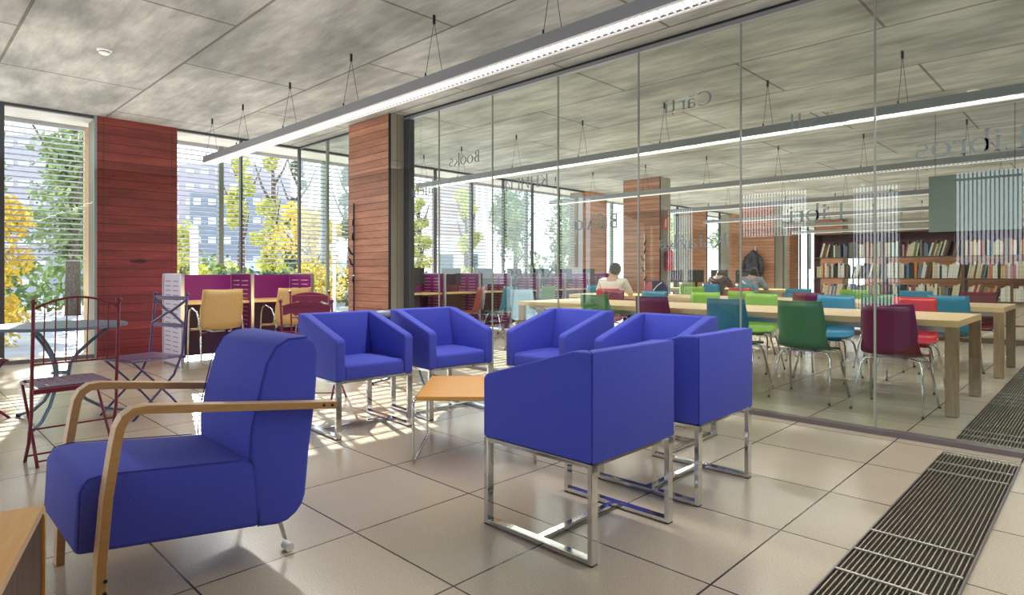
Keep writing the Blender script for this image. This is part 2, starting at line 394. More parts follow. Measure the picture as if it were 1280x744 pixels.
# ------------------------------------------------------------------ ceiling things
def lamp(y, x0, x1, label, n0=-8.79, cables=True):
    t = thing('linear_pendant_lamp', label, 'ceiling lamp', (0, y, 0), 0)
    MB().add([(x0, -.08, 2.57), (x1, -.08, 2.57), (x1, .08, 2.57), (x0, .08, 2.57), (x0, -.075, 2.655), (x1, -.075, 2.655), (x1, .075, 2.655), (x0, .075, 2.655)],
             [(4, 5, 6, 7), (0, 1, 5, 4), (1, 2, 6, 5), (2, 3, 7, 6), (3, 0, 4, 7)]).build('housing', M['lamp_grey'], t)
    MB().add([(x0 + .02, -.06, 2.585), (x1 - .02, -.06, 2.585), (x1 - .02, .06, 2.585), (x0 + .02, .06, 2.585)], [(0, 3, 2, 1)]).build('diffuser', M['tube'], t)
    f = MB(); q = x0 + 0.01
    while q < x1:
        f.box(q, q + 0.006, -.062, .062, 2.566, 2.584); q += 0.05
    f.box(x0, x1, -.08, -.06, 2.564, 2.57); f.box(x0, x1, .06, .08, 2.564, 2.57)
    f.build('louvre', M['lamp_fin'], t)
    q = n0
    while q < x1:
        if q > x0 - 0.3:
            xx = max(q, x0 + .12)
            h = MB(); h.tube([(xx, 0, CZ), (xx, 0, CZ - 0.07)], 0.012, 8)
            h.tube([(xx, 0, CZ - .05), (xx - 0.02, -.07, 2.655)], 0.0022, 5); h.tube([(xx, 0, CZ - .05), (xx + 0.03, .07, 2.655)], 0.0022, 5)
            h.tube([(xx - 0.02, -.07, 2.68), (xx - 0.02, -.07, 2.655)], 0.007, 6)
            h.build('hanger', M['black'], t)
        q += 1.235
    return t
lamp(3.06, -8.67, 3.0, 'long grey linear pendant lamp hanging over the blue tub chairs')
for i, (y, s) in enumerate([(6.57, 'nearest'), (10.1, 'second'), (13.6, 'third'), (17.1, 'fourth'), (20.6, 'fifth'), (24.1, 'sixth')]):
    lamp(y, -8.67, 3.0, 'long linear pendant lamp in the reading room, %s behind the glass' % s)
def detector(x, y, label):
    t = thing('smoke_detector', label, 'smoke detector', (x, y, CZ))
    MB().lathe([(0.06, 0), (0.06, -0.012), (0.05, -0.02)], n=24).build('base', M['white'], t, smooth=False)
    MB().lathe([(0.045, -0.02), (0.045, -0.032), (0.03, -0.045), (0.0, -0.047)], n=24).build('sensor', M['white'], t)
    MB().lathe([(0.0455, -0.022), (0.0455, -0.028)], n=24).build('slot', M['rubber'], t)
detector(-6.6, 1.42, 'white round smoke detector on the lounge ceiling at upper left')
detector(-1.107, 8.54, 'white round smoke detector on the reading room ceiling at right')
detector(-4.1, 15.8, 'white round smoke detector farther back on the reading room ceiling')

# ------------------------------------------------------------------ floor grates
def grate(y0, y1, label, bars):
    t = thing('floor_grate', label, 'floor grate', (0, 0, 0))
    MB().box(-0.735, -0.375, y0, y1, 0.0, 0.003).build('pit', M['pit'], t)
    g = MB(); x = -0.72
    while x < -0.385:
        g.box(x - 0.0022, x + 0.0022, y0, y1, 0.003, 0.016); x += 0.0175
    g.build('bars', M['grate'], t)
    f = MB(); f.box(-0.740, -0.734, y0, y1, 0.0, 0.014); f.box(-0.376, -0.370, y0, y1, 0.0, 0.014); f.build('edge_frame', M['channel'], t)
    for y in bars:
        MB().box(-0.732, -0.378, y - 0.006, y + 0.006, 0.016, 0.021).build('cross_bar', M['grate_light'], t)
B1 = [4.515, 4.25, 4.05, 2.93, 2.69, 2.46, 1.3]
grate(1.2, 4.52, 'long steel floor grate in the lounge tiles at right foreground', B1)
B2 = [4.9, 5.08, 5.25, 6.45, 6.65, 6.85, 7.05, 8.2, 8.4, 8.6]
grate(4.86, 10.5, 'steel floor grate running on behind the glass partition', B2)

# ------------------------------------------------------------------ tub chairs
def tub():
    t = thing('tub_chair', 'x', 'armchair', (0, 0, 0), 0, 'blue tub chairs around the low table')
    W = 0.30
    prof = [(-0.30, 0.385), (0.30, 0.385), (0.30, 0.645), (0.285, 0.662), (0.27, 0.668), (-0.20, 0.805), (-0.30, 0.81)]
    for s in (-1, 1):
        a, b = (s * W, s * (W - 0.068)); a, b = min(a, b), max(a, b)
        am = MB().prism([(p, q) for p, q in prof], a, b, 0)
        am.v = [(x, (-0.230 if (abs(x) < W - .01 and y < -0.29) else y), z) for x, y, z in am.v]
        am.build('armrest', M['blue'], t, smooth=True, bevel=0.012, seg=3)
    bk = MB().prism([(-0.301, 0.385), (-0.231, 0.385), (-0.228, 0.806), (-0.301, 0.810)], -W, W, 0)
    bk.v = [(math.copysign(W - .070, x) if y > -0.25 else x, y, z) for x, y, z in bk.v]
    bk.prism([(-0.235, 0.39), (-0.195, 0.39), (-0.160, 0.49), (-0.222, 0.804), (-0.235, 0.804)], -W + 0.070, W - 0.070, 0)
    bk.build('backrest', M['blue'], t, smooth=True, bevel=0.01, seg=3)
    c = MB().prism([(-0.21, 0.386), (0.292, 0.386), (0.292, 0.476), (0.27, 0.49), (0.0, 0.496), (-0.21, 0.49)], -W + 0.070, W - 0.070, 0)
    c.build('seat', M['blue'], t, smooth=True, bevel=0.012, seg=3)
    for s in (-1, 1):
        f = MB(); x = s * (W - 0.022); y0, y1 = -0.285, 0.285
        for y in (y0, y1): f.box(x - 0.02, x + 0.02, y - 0.011, y + 0.011, 0.005, 0.384)
        f.box(x - 0.02, x + 0.02, y0 + 0.0112, y1 - 0.0112, 0.005, 0.024)
        f.box(x - 0.02, x + 0.02, y0 + 0.0112, y1 - 0.0112, 0.366, 0.384)
        f.build('sled_frame', M['chrome'], t, bevel=0.002, seg=1)
        g = MB()
        for y in (y0, y1): g.box(x - 0.018, x + 0.018, y - 0.01, y + 0.01, 0, 0.005)
        g.build('glide', M['rubber'], t)
    f = MB(); f.box(-W + 0.042, W - 0.042, -0.015, 0.015, 0.006, 0.022); f.build('cross_bar', M['chrome'], t)
    for (p, q) in ((0.262, 0.28), (-0.28, -0.262)): MB().box(-W + 0.042, W - 0.042, p, q, 0.366, 0.384).build('seat_rail', M['chrome'], t)
    return t
tb = tub()
# local +Y is the way the chair faces
tb.location = (-1.69, 2.155, 0); tb.rotation_euler = (0, 0, PI / 2); tb['label'] = 'blue tub chair in the foreground turned away, nearest the camera on chrome sled legs'
copy_tree(tb, (-1.69, 2.985, 0), PI / 2, 'blue tub chair seen from behind, directly behind the nearest one')
copy_tree(tb, (-3.935, 2.40, 0), -PI / 2 - 0.05, 'blue tub chair at left facing right, beside the wooden-armed lounge chair')
copy_tree(tb, (-3.90, 3.17, 0), -PI / 2 - 0.10, 'blue tub chair second from left, behind the low table')
copy_tree(tb, (-3.085, 3.70, 0), PI - 0.0, 'blue tub chair in the middle facing the camera in front of the glass')
copy_tree(tb, (-2.22, 3.68, 0), PI + 0.0, 'blue tub chair facing the camera, half hidden by the two turned-away chairs')

# ------------------------------------------------------------------ lounge chair with bentwood arms (built in place coordinates)
L = thing('lounge_chair', 'blue upholstered lounge chair with curved bentwood arms at left foreground', 'armchair', (-2.57, 0.8, 0))
def lp(pts): return [(a - 0.8, b) for a, b in pts]
seat = lp([(0.415, 0.225), (1.0, 0.146), (1.0, 0.405), (0.935, 0.411), (0.50, 0.462), (0.452, 0.458), (0.425, 0.43)])
MB().prism(seat, -0.265, 0.265, 0).build('seat', M['blue'], L, smooth=True, bevel=0.022, seg=4)
back = lp([(0.985, 0.146), (1.07, 0.133), (1.11, 0.138), (1.145, 0.158), (1.17, 0.185), (1.184, 0.225), (1.20, 0.398), (1.228, 0.604), (1.24, 0.79), (1.225, 0.835), (1.19, 0.855), (1.11, 0.852), (1.06, 0.825), (1.025, 0.765), (0.985, 0.62), (0.962, 0.50), (0.962, 0.40)])
MB().prism(back, -0.27, 0.27, 0).build('backrest', M['blue'], L, smooth=True, bevel=0.022, seg=4)
for s in (-1, 1):
    # piping along the side seams
    pr = MB(); pr.tube([(s * 0.267, a, b) for a, b in lp([(0.99, 0.15), (1.0, 0.25), (0.998, 0.35), (0.955, 0.413), (0.965, 0.53), (1.02, 0.76), (1.06, 0.823), (1.11, 0.849), (1.19, 0.852)])], 0.0025, 6)
    pr.tube([(s * 0.262, a, b) for a, b in lp([(0.93, 0.413), (0.50, 0.462), (0.45, 0.455), (0.43, 0.42), (0.425, 0.24)])], 0.002, 6)
    pr.build('piping', M['blue_dark'], L)
    # bent arm: one ply strip swept from the foot over the bend to the back
    cl = [(0.47, 0.0), (0.476, 0.20), (0.492, 0.40), (0.515, 0.56), (0.525, 0.615), (0.54, 0.645), (0.565, 0.662), (0.60, 0.664), (0.90, 0.624), (1.285, 0.574)]
    xo = s * 0.302; vs = []; hw = 0.028; th = 0.014
    for i, (a, b_) in enumerate(cl):
        p0 = Vector(cl[max(i - 1, 0)]); p1 = Vector(cl[min(i + 1, len(cl) - 1)]); d = (p1 - p0).normalized(); nn = Vector((-d.y, d.x))
        for (i2, j2) in ((-1, -1), (1, -1), (1, 1), (-1, 1)):
            q = Vector((a - 0.8, b_)) + nn * (j2 * th); vs.append((xo + i2 * hw, q.x, q.y))
    fs = [(3, 2, 1, 0), tuple(4 * (len(cl) - 1) + j for j in range(4))]; mi = [0, 0]
    for i in range(len(cl) - 1):
        for j in range(4):
            j2 = (j + 1) % 4; fs.append((4 * i + j, 4 * i + j2, 4 * i + 4 + j2, 4 * i + 4 + j)); mi.append(1 if j in (1, 3) else 0)
    arm = MB(); arm.add(vs, fs); arm.mi = mi
    a_o = arm.build('bentwood_arm', [M['ply_edge'], M['ply']], L, bevel=0.003, seg=2)
    for (a, b_) in ((0.482, 0.11), (0.484, 0.148), (1.225, 0.582), (1.262, 0.577)):
        MB().tube([(xo + s * 0.027, a - 0.8, b_), (xo + s * 0.031, a - 0.8, b_)], 0.006, 10).build('bolt', M['black'], a_o)
    MB().tube([(s * 0.22, 0.485 - 0.8, 0.235), (s * 0.276, 0.485 - 0.8, 0.235)], 0.012, 8).build('arm_spacer', M['steel'], L)
    br = MB(); x = s * 0.215
    br.bar((x, 1.09 - .8, 0.15), (x, 1.12 - .8, 0.05), 0.03, 0.006, (0, 1, 0)); br.build('caster_bracket', M['steel'], L)
    wh = MB(); wh.tube([(x - 0.022, 1.13 - .8, 0.017), (x + 0.022, 1.13 - .8, 0.017)], 0.017, 16); wh.build('caster_wheel', M['white'], L)

# ------------------------------------------------------------------ low wooden tables
D = math.radians(44.3)
t = thing('coffee_table', 'low square table with honey wood top on thin chrome sled legs between the tub chairs', 'table', (-2.90, 2.15, 0), D)
o = MB().box(0.015, 0.70, 0.0, 0.72, 0.366, 0.388).build('tabletop', M['honey'], t, bevel=0.002, seg=1)
for x in (-0.0, 0.71):
    pts = []; r = 0.035; y0, y1, z0, z1 = 0.0, 0.60, 0.007, 0.358
    for (cy_, cz_, a0) in ((y1 - r, z0 + r, -90), (y1 - r, z1 - r, 0), (y0 + r, z1 - r, 90), (y0 + r, z0 + r, 180)):
        for k in range(5):
            a = math.radians(a0 + k * 22.5); pts.append((x, cy_ + r * math.cos(a), cz_ + r * math.sin(a)))
    MB().tube(pts, 0.008, 8, closed=True).build('leg', M['chrome'], t, smooth=True)
f = MB(); f.tube([(0, 0.05, 0.358), (0.71, 0.05, 0.358)], 0.006, 8); f.tube([(0, 0.55, 0.358), (0.71, 0.55, 0.358)], 0.006, 8); f.build('frame_rail', M['chrome'], t, smooth=True)

t = thing('side_table', 'low bent plywood side table with dark side panel at bottom left corner', 'table', (-2.05, 0.308, 0), math.radians(-16.3))
zt = 0.5; w = 0.62; l_ = 0.95
# local x runs towards the camera along the near edge, local -y to the left
def strip(y0, y1, m0, name):
    cl = [(0.0, 0.0), (0.0, 0.2), (0.0, 0.43), (0.006, 0.465), (0.022, 0.488), (0.05, 0.50), (0.2, 0.50), (l_, 0.50)]
    vs = []
    for i, (a, b_) in enumerate(cl):
        p0 = Vector(cl[max(i - 1, 0)]); p1 = Vector(cl[min(i + 1, len(cl) - 1)]); d = (p1 - p0).normalized(); nn = Vector((-d.y, d.x))
        q0 = Vector((a, b_)); q1 = q0 - nn * 0.022
        vs += [(q0.x, y0, q0.y), (q0.x, y1, q0.y), (q1.x, y1, q1.y), (q1.x, y0, q1.y)]
    fs = [(0, 1, 2, 3), tuple(reversed([4 * (len(cl) - 1) + j for j in range(4)]))]; mi = [0, 0]
    for i in range(len(cl) - 1):
        for j in range(4):
            j2 = (j + 1) % 4; fs.append((4 * i + 4 + j, 4 * i + 4 + j2, 4 * i + j2, 4 * i + j)); mi.append(0 if j in (1, 3) else m0)
    b = MB(); b.add(vs, fs); b.mi = mi; b.build(name, [M['ply_edge'], M['honey']], t)
strip(-w, 0.0, 1, 'tabletop')
MB().box(0.024, l_, -0.012, -0.006, 0.04, 0.477).build('side_panel', M['dark_wood'], t)
MB().box(l_ - .03, l_, -w, -.014, 0.0, 0.476).build('end_panel', M['ply'], t)

# ------------------------------------------------------------------ folding garden chairs
def garden_chair(style, frame, seatm, label, loc, rz, H=0.93, w=0.42):
    t = thing('folding_garden_chair', label, 'chair', loc, rz)
    h = w / 2
    for s in (-1, 1):
        b = MB()
        top = (s * h, -0.235, H); b.tube([top, (s * h, -0.215, 0.70), (s * h, -0.19, 0.46)] + ([(s * h, -0.185, 0.30), (s * h, -0.12, 0.13), (s * h, -0.02, 0.0)] if style == 'arch' else [(s * h, -0.12, 0.30), (s * h, 0.06, 0.13), (s * h, 0.20, 0.0)]), 0.0095, 8)
        b.ball((s * h, -0.236, H + 0.012), 0.017, 10)
        b.build('back_post', frame, t, smooth=True)
        b = MB(); x = s * (h - 0.022)
        b.tube([(x, 0.19, 0.44), (x, 0.05, 0.30), (x, -0.12, 0.12), (x, -0.215, 0.0)], 0.0085, 8)
        b.build('leg', frame, t, smooth=True)
    b = MB(); fy = -0.05 if style == 'arch' else 0.165; b.tube([(-h, fy, 0.04), (h, fy, 0.04)], 0.006, 6); b.tube([(-h + .02, -0.19, 0.03), (h - .02, -0.19, 0.03)], 0.006, 6)
    fy = -0.155 if style == 'arch' else -0.04; b.tube([(-h, fy, 0.21), (h, fy, 0.21)], 0.006, 6)
    b.build('stretcher', frame, t)
    b = MB()
    b.tube([(-h + .02, 0.20, 0.438), (h - .02, 0.20, 0.438), (h - .02, -0.20, 0.438), (-h + .02, -0.20, 0.438)], 0.009, 6, closed=True)
    b.box(-h + .0, h - .0, -0.225, -0.205, 0.42, 0.445)
    b.build('seat_frame', frame, t)
    b = MB(); nsl = 6; sw = (w - 0.06) / nsl
    for i in range(nsl):
        x0 = -h + 0.03 + i * sw; b.box(x0 + 0.004, x0 + sw - 0.004, -0.195, 0.195, 0.447, 0.452)
    b.box(-h + 0.03, h - 0.03, -0.03, 0.03, 0.4465, 0.4515); b.box(-h + 0.03, h - 0.03, 0.165, 0.195, 0.4465, 0.4515); b.box(-h + 0.03, h - 0.03, -0.195, -0.165, 0.4465, 0.4515)
    b.build('seat', seatm, t)
    by = lambda z: -0.19 - (z - 0.46) * 0.09
    if style == 'arch':
        b = MB(); b.tube([(h * c_, by(0.93), 0.90 + 0.065 * (1 - c_ * c_)) for c_ in [i / 8 - 1 for i in range(17)]], 0.007, 6); b.tube([(-h, by(.585), 0.585), (h, by(.585), 0.585)], 0.006, 6)
        b.build('back_rail', frame, t)
        b = MB()
        for i in range(1, 8):
            c_ = -1 + i / 4; b.tube([(h * c_, by(.585), 0.585), (h * c_, by(0.93), 0.90 + 0.065 * (1 - c_ * c_))], 0.0035, 5)
        b.build('spindles', frame, t)
    elif style == 'cross':
        b = MB()
        for z in (0.90, 0.68): b.bar((-h, by(z), z), (h, by(z), z), 0.004, 0.032, (0, 0, 1))
        b.build('back_rail', frame, t)
        b = MB()
        b.tube([(-h, by(.89), 0.89), (-0.04, by(.8), 0.80), (0.04, by(.78), 0.775), (h, by(.69), 0.69)], 0.011, 6)
        b.tube([(h, by(.89), 0.89), (0.04, by(.8) + .0, 0.80), (-0.04, by(.78), 0.775), (-h, by(.69), 0.69)], 0.011, 6)
        b.build('back_cross', frame, t)
    else:
        b = MB(); N = 12; vs = []; fs = []
        for i in range(N + 1):
            c_ = -1 + 2 * i / N; zt_ = H - .025 + 0.035 * (1 - c_ * c_); zb = H - .085 - 0.02 * abs(math.sin(PI * c_ * 1.5))
            for y in (by(.85) - 0.003, by(.85) + 0.003): vs += [(h * .93 * c_, y, zb), (h * .93 * c_, y, zt_)]
        for i in range(N):
            a = 4 * i; fs += [(a, a + 4, a + 5, a + 1), (a + 3, a + 7, a + 6, a + 2), (a + 1, a + 5, a + 7, a + 3), (a + 2, a + 6, a + 4, a)]
        fs += [(0, 1, 3, 2), (4 * N + 2, 4 * N + 3, 4 * N + 1, 4 * N)]
        b.add(vs, fs); b.build('back_panel', frame, t)
        b = MB()
        z = H - 0.03; b.tube([(-h, by(z) - .004, z), (h, by(z) - .004, z)], 0.006, 6); b.tube([(0, by(z) - .004, z), (0, by(.62), .62)], 0.004, 5)
        b.tube([(-h, by(.62), 0.62), (h, by(.62), 0.62)], 0.006, 6)
        for c_ in (-.5, 0, .5): b.tube([(0, by(.62), 0.62), (h * c_, by(.78), H - .09)], 0.004, 5)
        b.build('back_rail', frame, t)
    return t
garden_chair('arch', M['red_metal'], M['seat_metal'], 'dark red folding garden chair with arched spindle back at left', (-4.575, 0.79, 0), PI / 2 + 0.05)
garden_chair('cross', M['violet_metal'], M['seat_metal'], 'violet folding garden chair with crossed back beside the slate round table', (-5.46, 1.43, 0), PI + 0.286, H=0.92)
garden_chair('panel', M['maroon_metal'], M['maroon_metal'], 'maroon folding garden chair cut by the left edge of the frame', (-6.1, 0.40, 0), 0.5)
garden_chair('panel', M['maroon_metal'], M['maroon_metal'], 'maroon folding garden chair just behind the left blue tub chair, nearer of two', (-4.90, 2.60, 0), D - 0.0, H=0.86)
garden_chair('panel', M['maroon_metal'], M['maroon_metal'], 'maroon folding garden chair behind the left tub chair, farther of two', (-6.34, 3.38, 0), D + 0.0, H=0.885)

def round_table(label, loc, rz):
    t = thing('round_table', label, 'table', loc, rz)
    MB().lathe([(0.0, 0.705), (0.40, 0.705), (0.425, 0.70), (0.428, 0.712), (0.425, 0.722), (0.0, 0.720)], n=40).build('tabletop', M['slate_metal'], t)
    for k in range(3):
        a = 2 * PI * k / 3; ca, sa = math.cos(a), math.sin(a)
        prof = [(0.37, 0.70), (0.30, 0.67), (0.20, 0.59), (0.11, 0.50), (0.06, 0.42), (0.05, 0.34), (0.08, 0.25), (0.16, 0.14), (0.28, 0.055), (0.40, 0.022), (0.44, 0.02)]
        lg = MB().tube([(r * ca, r * sa, z) for r, z in prof], 0.0125, 8).build('leg', M['slate_metal'], t, smooth=True)
        MB().tube([(0.43 * ca, 0.43 * sa, 0.028), (0.43 * ca, 0.43 * sa, 0.0)], 0.016, 8).build('foot', M['rubber'], lg)
    b = MB(); b.tube([(0.055 * math.cos(2 * PI * k / 12), 0.055 * math.sin(2 * PI * k / 12), 0.36) for k in range(12)], 0.007, 6, closed=True); b.build('collar', M['slate_metal'], t)
    return t
round_table('slate blue round garden table with curved tripod legs by the window', (-5.63, 0.93, 0), math.radians(-32))
round_table('slate blue round garden table hidden behind the two left tub chairs', (-4.90, 3.66, 0), math.radians(100))

# ------------------------------------------------------------------ shell chairs
def shell_mesh(b, wt=0.182, wm=0.193, ws=0.206):
    prof = [(-0.255, 0.862, wt, .018), (-0.248, 0.80, wt + .006, .02), (-0.235, 0.72, wt + .012, .022), (-0.222, 0.64, wt + .02, .024), (-0.212, 0.57, wm, .028), (-0.205, 0.52, wm + .012, .03),
            (-0.190, 0.482, wm + .016, .028), (-0.155, 0.455, ws + .008, .02), (-0.10, 0.443, ws + .008, .012), (0.0, 0.438, ws + .006, .008), (0.10, 0.440, ws, .006), (0.18, 0.440, ws - .008, .004), (0.22, 0.425, ws - .02, .0)]
    N = 8; th = 0.011; vs = []; K = len(prof)
    for side in (0, 1):
        for i, (y, z, w, cv) in enumerate(prof):
            a = prof[max(i - 1, 0)]; c_ = prof[min(i + 1, K - 1)]; d = Vector((c_[0] - a[0], c_[1] - a[1])).normalized(); nn = Vector((-d.y, d.x))
            if nn.y < 0 and i > 7: nn = -nn
            # bow: edges lean towards the sitter
            for j in range(N + 1):
                q = -1 + 2 * j / N; e = cv * q * q * 1.6
                off = (0 if side == 0 else -th)
                vs.append((w * q, y + (nn.x * (e + off)) * 1.0, z + nn.y * (e + off)))
    fs = []; S = K * (N + 1)
    for i in range(K - 1):
        for j in range(N):
            a = i * (N + 1) + j; fs.append((a, a + 1, a + N + 2, a + N + 1)); fs.append((S + a, S + a + N + 1, S + a + N + 2, S + a + 1))
    for i in range(K - 1):
        for j in (0, N):
            a = i * (N + 1) + j; fs.append((a, a + N + 1, S + a + N + 1, S + a) if j == 0 else (a, S + a, S + a + N + 1, a + N + 1))
    for j in range(N):
        for i in (0, K - 1):
            a = i * (N + 1) + j; fs.append((a, S + a, S + a + 1, a + 1) if i == 0 else (a, a + 1, S + a + 1, S + a))
    b.add(vs, fs)
def shell_chair(label, loc, rz, m, wood=False):
    t = thing('shell_chair', label, 'chair', loc, rz)
    b = MB(); shell_mesh(b, *((0.21, 0.225, 0.225) if wood else ())); b.build('seat_shell', m, t, smooth=True)
    for s in (-1, 1):
        if wood:
            f = MB(); f.tube([(s * 0.235, 0.21, 0.0), (s * 0.235, 0.19, 0.30), (s * 0.235, 0.17, 0.55), (s * 0.235, 0.14, 0.64), (s * 0.235, 0.06, 0.665), (s * 0.235, -0.10, 0.63), (s * 0.235, -0.16, 0.56), (s * 0.225, -0.20, 0.42)], 0.009, 8)
            f.build('arm_leg', M['chrome'], t, smooth=True)
            f = MB(); f.tube([(s * 0.12, -0.05, 0.41), (s * 0.20, -0.12, 0.41), (s * 0.225, -0.20, 0.30), (s * 0.235, -0.26, 0.0)], 0.009, 8); f.build('leg', M['chrome'], t, smooth=True)
        else:
            for (y0, y1) in ((0.10, 0.265), (-0.10, -0.27)):
                f = MB(); f.tube([(s * 0.06, y0 * .8, 0.418), (s * 0.15, y0, 0.418), (s * 0.195, y0 * 1.1, 0.405), (s * 0.213, y0 * 1.3, 0.36), (s * 0.25, y1, 0.0)], 0.0095, 8)
                f.build('leg', M['chrome'], t, smooth=True)
                g = MB(); g.tube([(s * 0.2497, y1 * .998, 0.014), (s * 0.25, y1, 0.0)], 0.0115, 8); g.build('foot', M['rubber'], t)
    f = MB(); f.tube([(-0.06, -0.08, 0.418), (0.06, -0.08, 0.418)], 0.008, 6); f.tube([(-0.06, 0.08, 0.418), (0.06, 0.08, 0.418)], 0.008, 6); f.box(-.07, .07, -.09, .09, 0.412, 0.4265); f.build('seat_support', M['steel'], t)
    return t
first = None
def place(color, label, x, y, rz, group='coloured shell chairs in the reading room'):
    global first
    if first is None:
        first = shell_chair(label, (x, y, 0), rz, M['green']); first['group'] = group; return first
    return copy_tree(first, (x, y, 0), rz, label, group, None if color == 'green' else {'green_plastic': M[color]})
place('green', 'green shell chair at the near table, back against the glass', -1.93, 5.77, 0.0)
place('maroon', 'maroon shell chair at the near table end, closest to the glass on the right', -1.26, 5.76, -0.03)
place('teal', 'teal shell chair at the near table behind the right blue tub chairs', -2.60, 5.76, 0.02)
place('maroon', 'maroon shell chair at the near table behind the middle of the glass', -3.40, 5.76, 0.04)
place('green', 'green shell chair at the left end of the near table', -4.13, 5.76, 0.04)
place('red', 'red shell chair on the far side of the near table, rightmost', -1.40, 6.92, PI)
place('bluep', 'blue shell chair on the far side of the near table, between red and lime', -2.13, 6.92, PI - .04)
place('lime', 'lime shell chair on the far side of the near table beside the blue one', -2.93, 6.95, PI)
place('lime', 'lime shell chair on the far side of the near table, behind the teal chair', -3.62, 6.95, PI + .05)
place('teal', 'teal shell chair on the far side of the near table toward the left', -4.36, 6.95, PI)
place('maroon', 'maroon shell chair on the far side of the near table beside the pillar view', -4.12 - .9, 6.95, PI)
place('lightblue', 'pale blue shell chair at the left head of the near table', -5.85, 6.35, -PI / 2 - .3)
place('green', 'green shell chair on the near side of the second table, near its right end', -1.90, 8.17, 0.0)
place('bluep', 'blue shell chair on the near side of the second table, rightmost', -1.25, 8.15, 0.0)
place('maroon', 'maroon shell chair on the near side of the second table, third from right', -2.66, 8.15, 0.0)
place('lime', 'lime shell chair on the near side of the second table, fourth from right', -3.5, 8.15, 0.0)
place('red', 'red shell chair holding the person in the white shirt', -5.62, 8.02, 0.3)
place('maroon', 'maroon shell chair at the far side of the second table, rightmost by the bookcase', -1.20, 9.36, PI)
place('bluep', 'blue shell chair at the far side of the second table in front of the bookcase', -1.86, 9.36, PI)
place('lime', 'lime shell chair at the far side of the second table below the books', -2.60, 9.36, PI)
place('bluep', 'blue shell chair at the far side of the second table, leftmost by the bookcase end', -3.36, 9.36, PI)
place('red', 'red shell chair at the far side of the second table in front of the coats', -4.30, 9.45, PI)
place('lime', 'lime shell chair at the far side of the second table toward the seated pair', -5.1, 9.45, PI)
place('brick', 'russet shell chair at the reading room computer desks, leftmost', -7.80, 6.93, PI / 2 + .5)
place('teal', 'teal shell chair at the reading room computer desks', -7.62, 7.52, PI / 2 + .1)
place('green', 'green shell chair at the reading room computer desks, right of the teal one', -7.45, 8.35, PI / 2)
place('bluep', 'blue shell chair at the reading room computer desks, farthest right', -7.40, 9.6, PI / 2)
place('green', 'green shell chair at the distant third table', -7.6, 12.9, 0.2)
place('brick', 'russet shell chair at the distant third table', -6.75, 14.2, PI)
place('lime', 'lime shell chair at the distant third table beside the seated pair', -6.85, 12.9, 0)
place('bluep', 'blue shell chair under the person in the dark knit', -6.15, 12.62, 0)
place('teal', 'teal shell chair under the person in the grey top', -5.40, 12.62, 0)

# ------------------------------------------------------------------ reading tables
def long_table(label, x0, x1, y0, y1, h=0.74):
    t = thing('reading_table', label, 'table', ((x0 + x1) / 2, (y0 + y1) / 2, 0)); a = (x1 - x0) / 2; b_ = (y1 - y0) / 2
    tp = MB(); N = max(1, round((x1 - x0) / 2.3)); 
    for i in range(N):
        p = -a + 2 * a * i / N; q = -a + 2 * a * (i + 1) / N; tp.box(p + .001, q - .001, -b_, b_, h - 0.05, h)
    tp.build('tabletop', M['beech'], t)
    for sx in (-1, 1):
        for sy in (-1, 1):
            lx0, lx1 = sorted((sx * a, sx * (a - 0.09))); ly0, ly1 = sorted((sy * b_, sy * (b_ - 0.055)))
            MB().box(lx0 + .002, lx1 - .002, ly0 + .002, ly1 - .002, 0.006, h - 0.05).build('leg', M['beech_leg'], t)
            MB().box(lx0 + .01, lx1 - .01, ly0 + .008, ly1 - .008, 0, 0.006).build('glide', M['rubber'], t)
    f = MB(); f.box(-a + .1, a - .1, -b_ + .1, -b_ + .13, h - .1, h - .05); f.box(-a + .1, a - .1, b_ - .13, b_ - .1, h - .1, h - .05); f.build('apron', M['steel'], t)
    return t
long_table('long pale beech reading table just behind the glass', -5.45, -0.83, 5.70, 6.86)
long_table('long pale beech reading table in the second row before the bookcase', -6.6, -0.80, 8.15, 9.26)
long_table('beech reading table in the third row where two people sit', -8.0, -4.8, 13.0, 14.1)
# ------------------------------------------------------------------ study carrels
def carrel(label, x0, x1, ys, endz=1.088, monitors=None):
    t = thing('study_carrel', label, 'desk', (x0, ys[0], 0)); w = x1 - x0
    for i, y in enumerate(ys):
        yy = y - ys[0]; b = MB(); b.box(0.03, w - 0.03, yy - 0.011, yy + 0.011, 0.02, endz - .004)
        k = 0; z = endz - 0.09
        while z > 0.12:
            for (p, q) in ((0.10, 0.28), (0.36, 0.54)):
                b.box(p * w / .66, q * w / .66, yy - 0.0125, yy + 0.0125, z, z + 0.009, 1)
            z -= 0.055
        b.build('divider', [M['lilac'], M['slot']] if i == 0 else [M['purple'], M['slot_light']], t)  # end divider has sunlight put into its colour as lilac; the rest stay purple
        b = MB()
        for x in (0.0, w - 0.03): b.box(x, x + 0.03, yy - 0.018, yy + 0.018, 0, endz)
        b.box(0.03, w - .03, yy - 0.016, yy + 0.016, endz - .004, endz + .008)
        b.build('upright', M['alu'], t)
    for a, c in zip(ys[:-1], ys[1:]):
        a -= ys[0]; c -= ys[0]
        b = MB(); b.box(0.012, 0.03, a + .019, c - .019, 0.07, 1.078)
        b.build('screen', [M['purple'], M['slot_light']], t)
        MB().box(0.036, w - 0.06, a + .019, c - .019, 0.728, 0.758).build('desktop', M['beech'], t)
        MB().box(0.20, 0.22, a + .019, c - .019, 0.08, 0.726).build('modesty_panel', M['purple_dark'], t)
    return t
carrel('double purple study carrel with slotted sunlit lilac end panel near the lounge windows', -8.38, -7.70, [2.43, 3.24, 4.05])
carrel('row of purple study carrels along the reading room windows', -8.95, -8.27, [6.0 + .82 * i for i in range(8)])
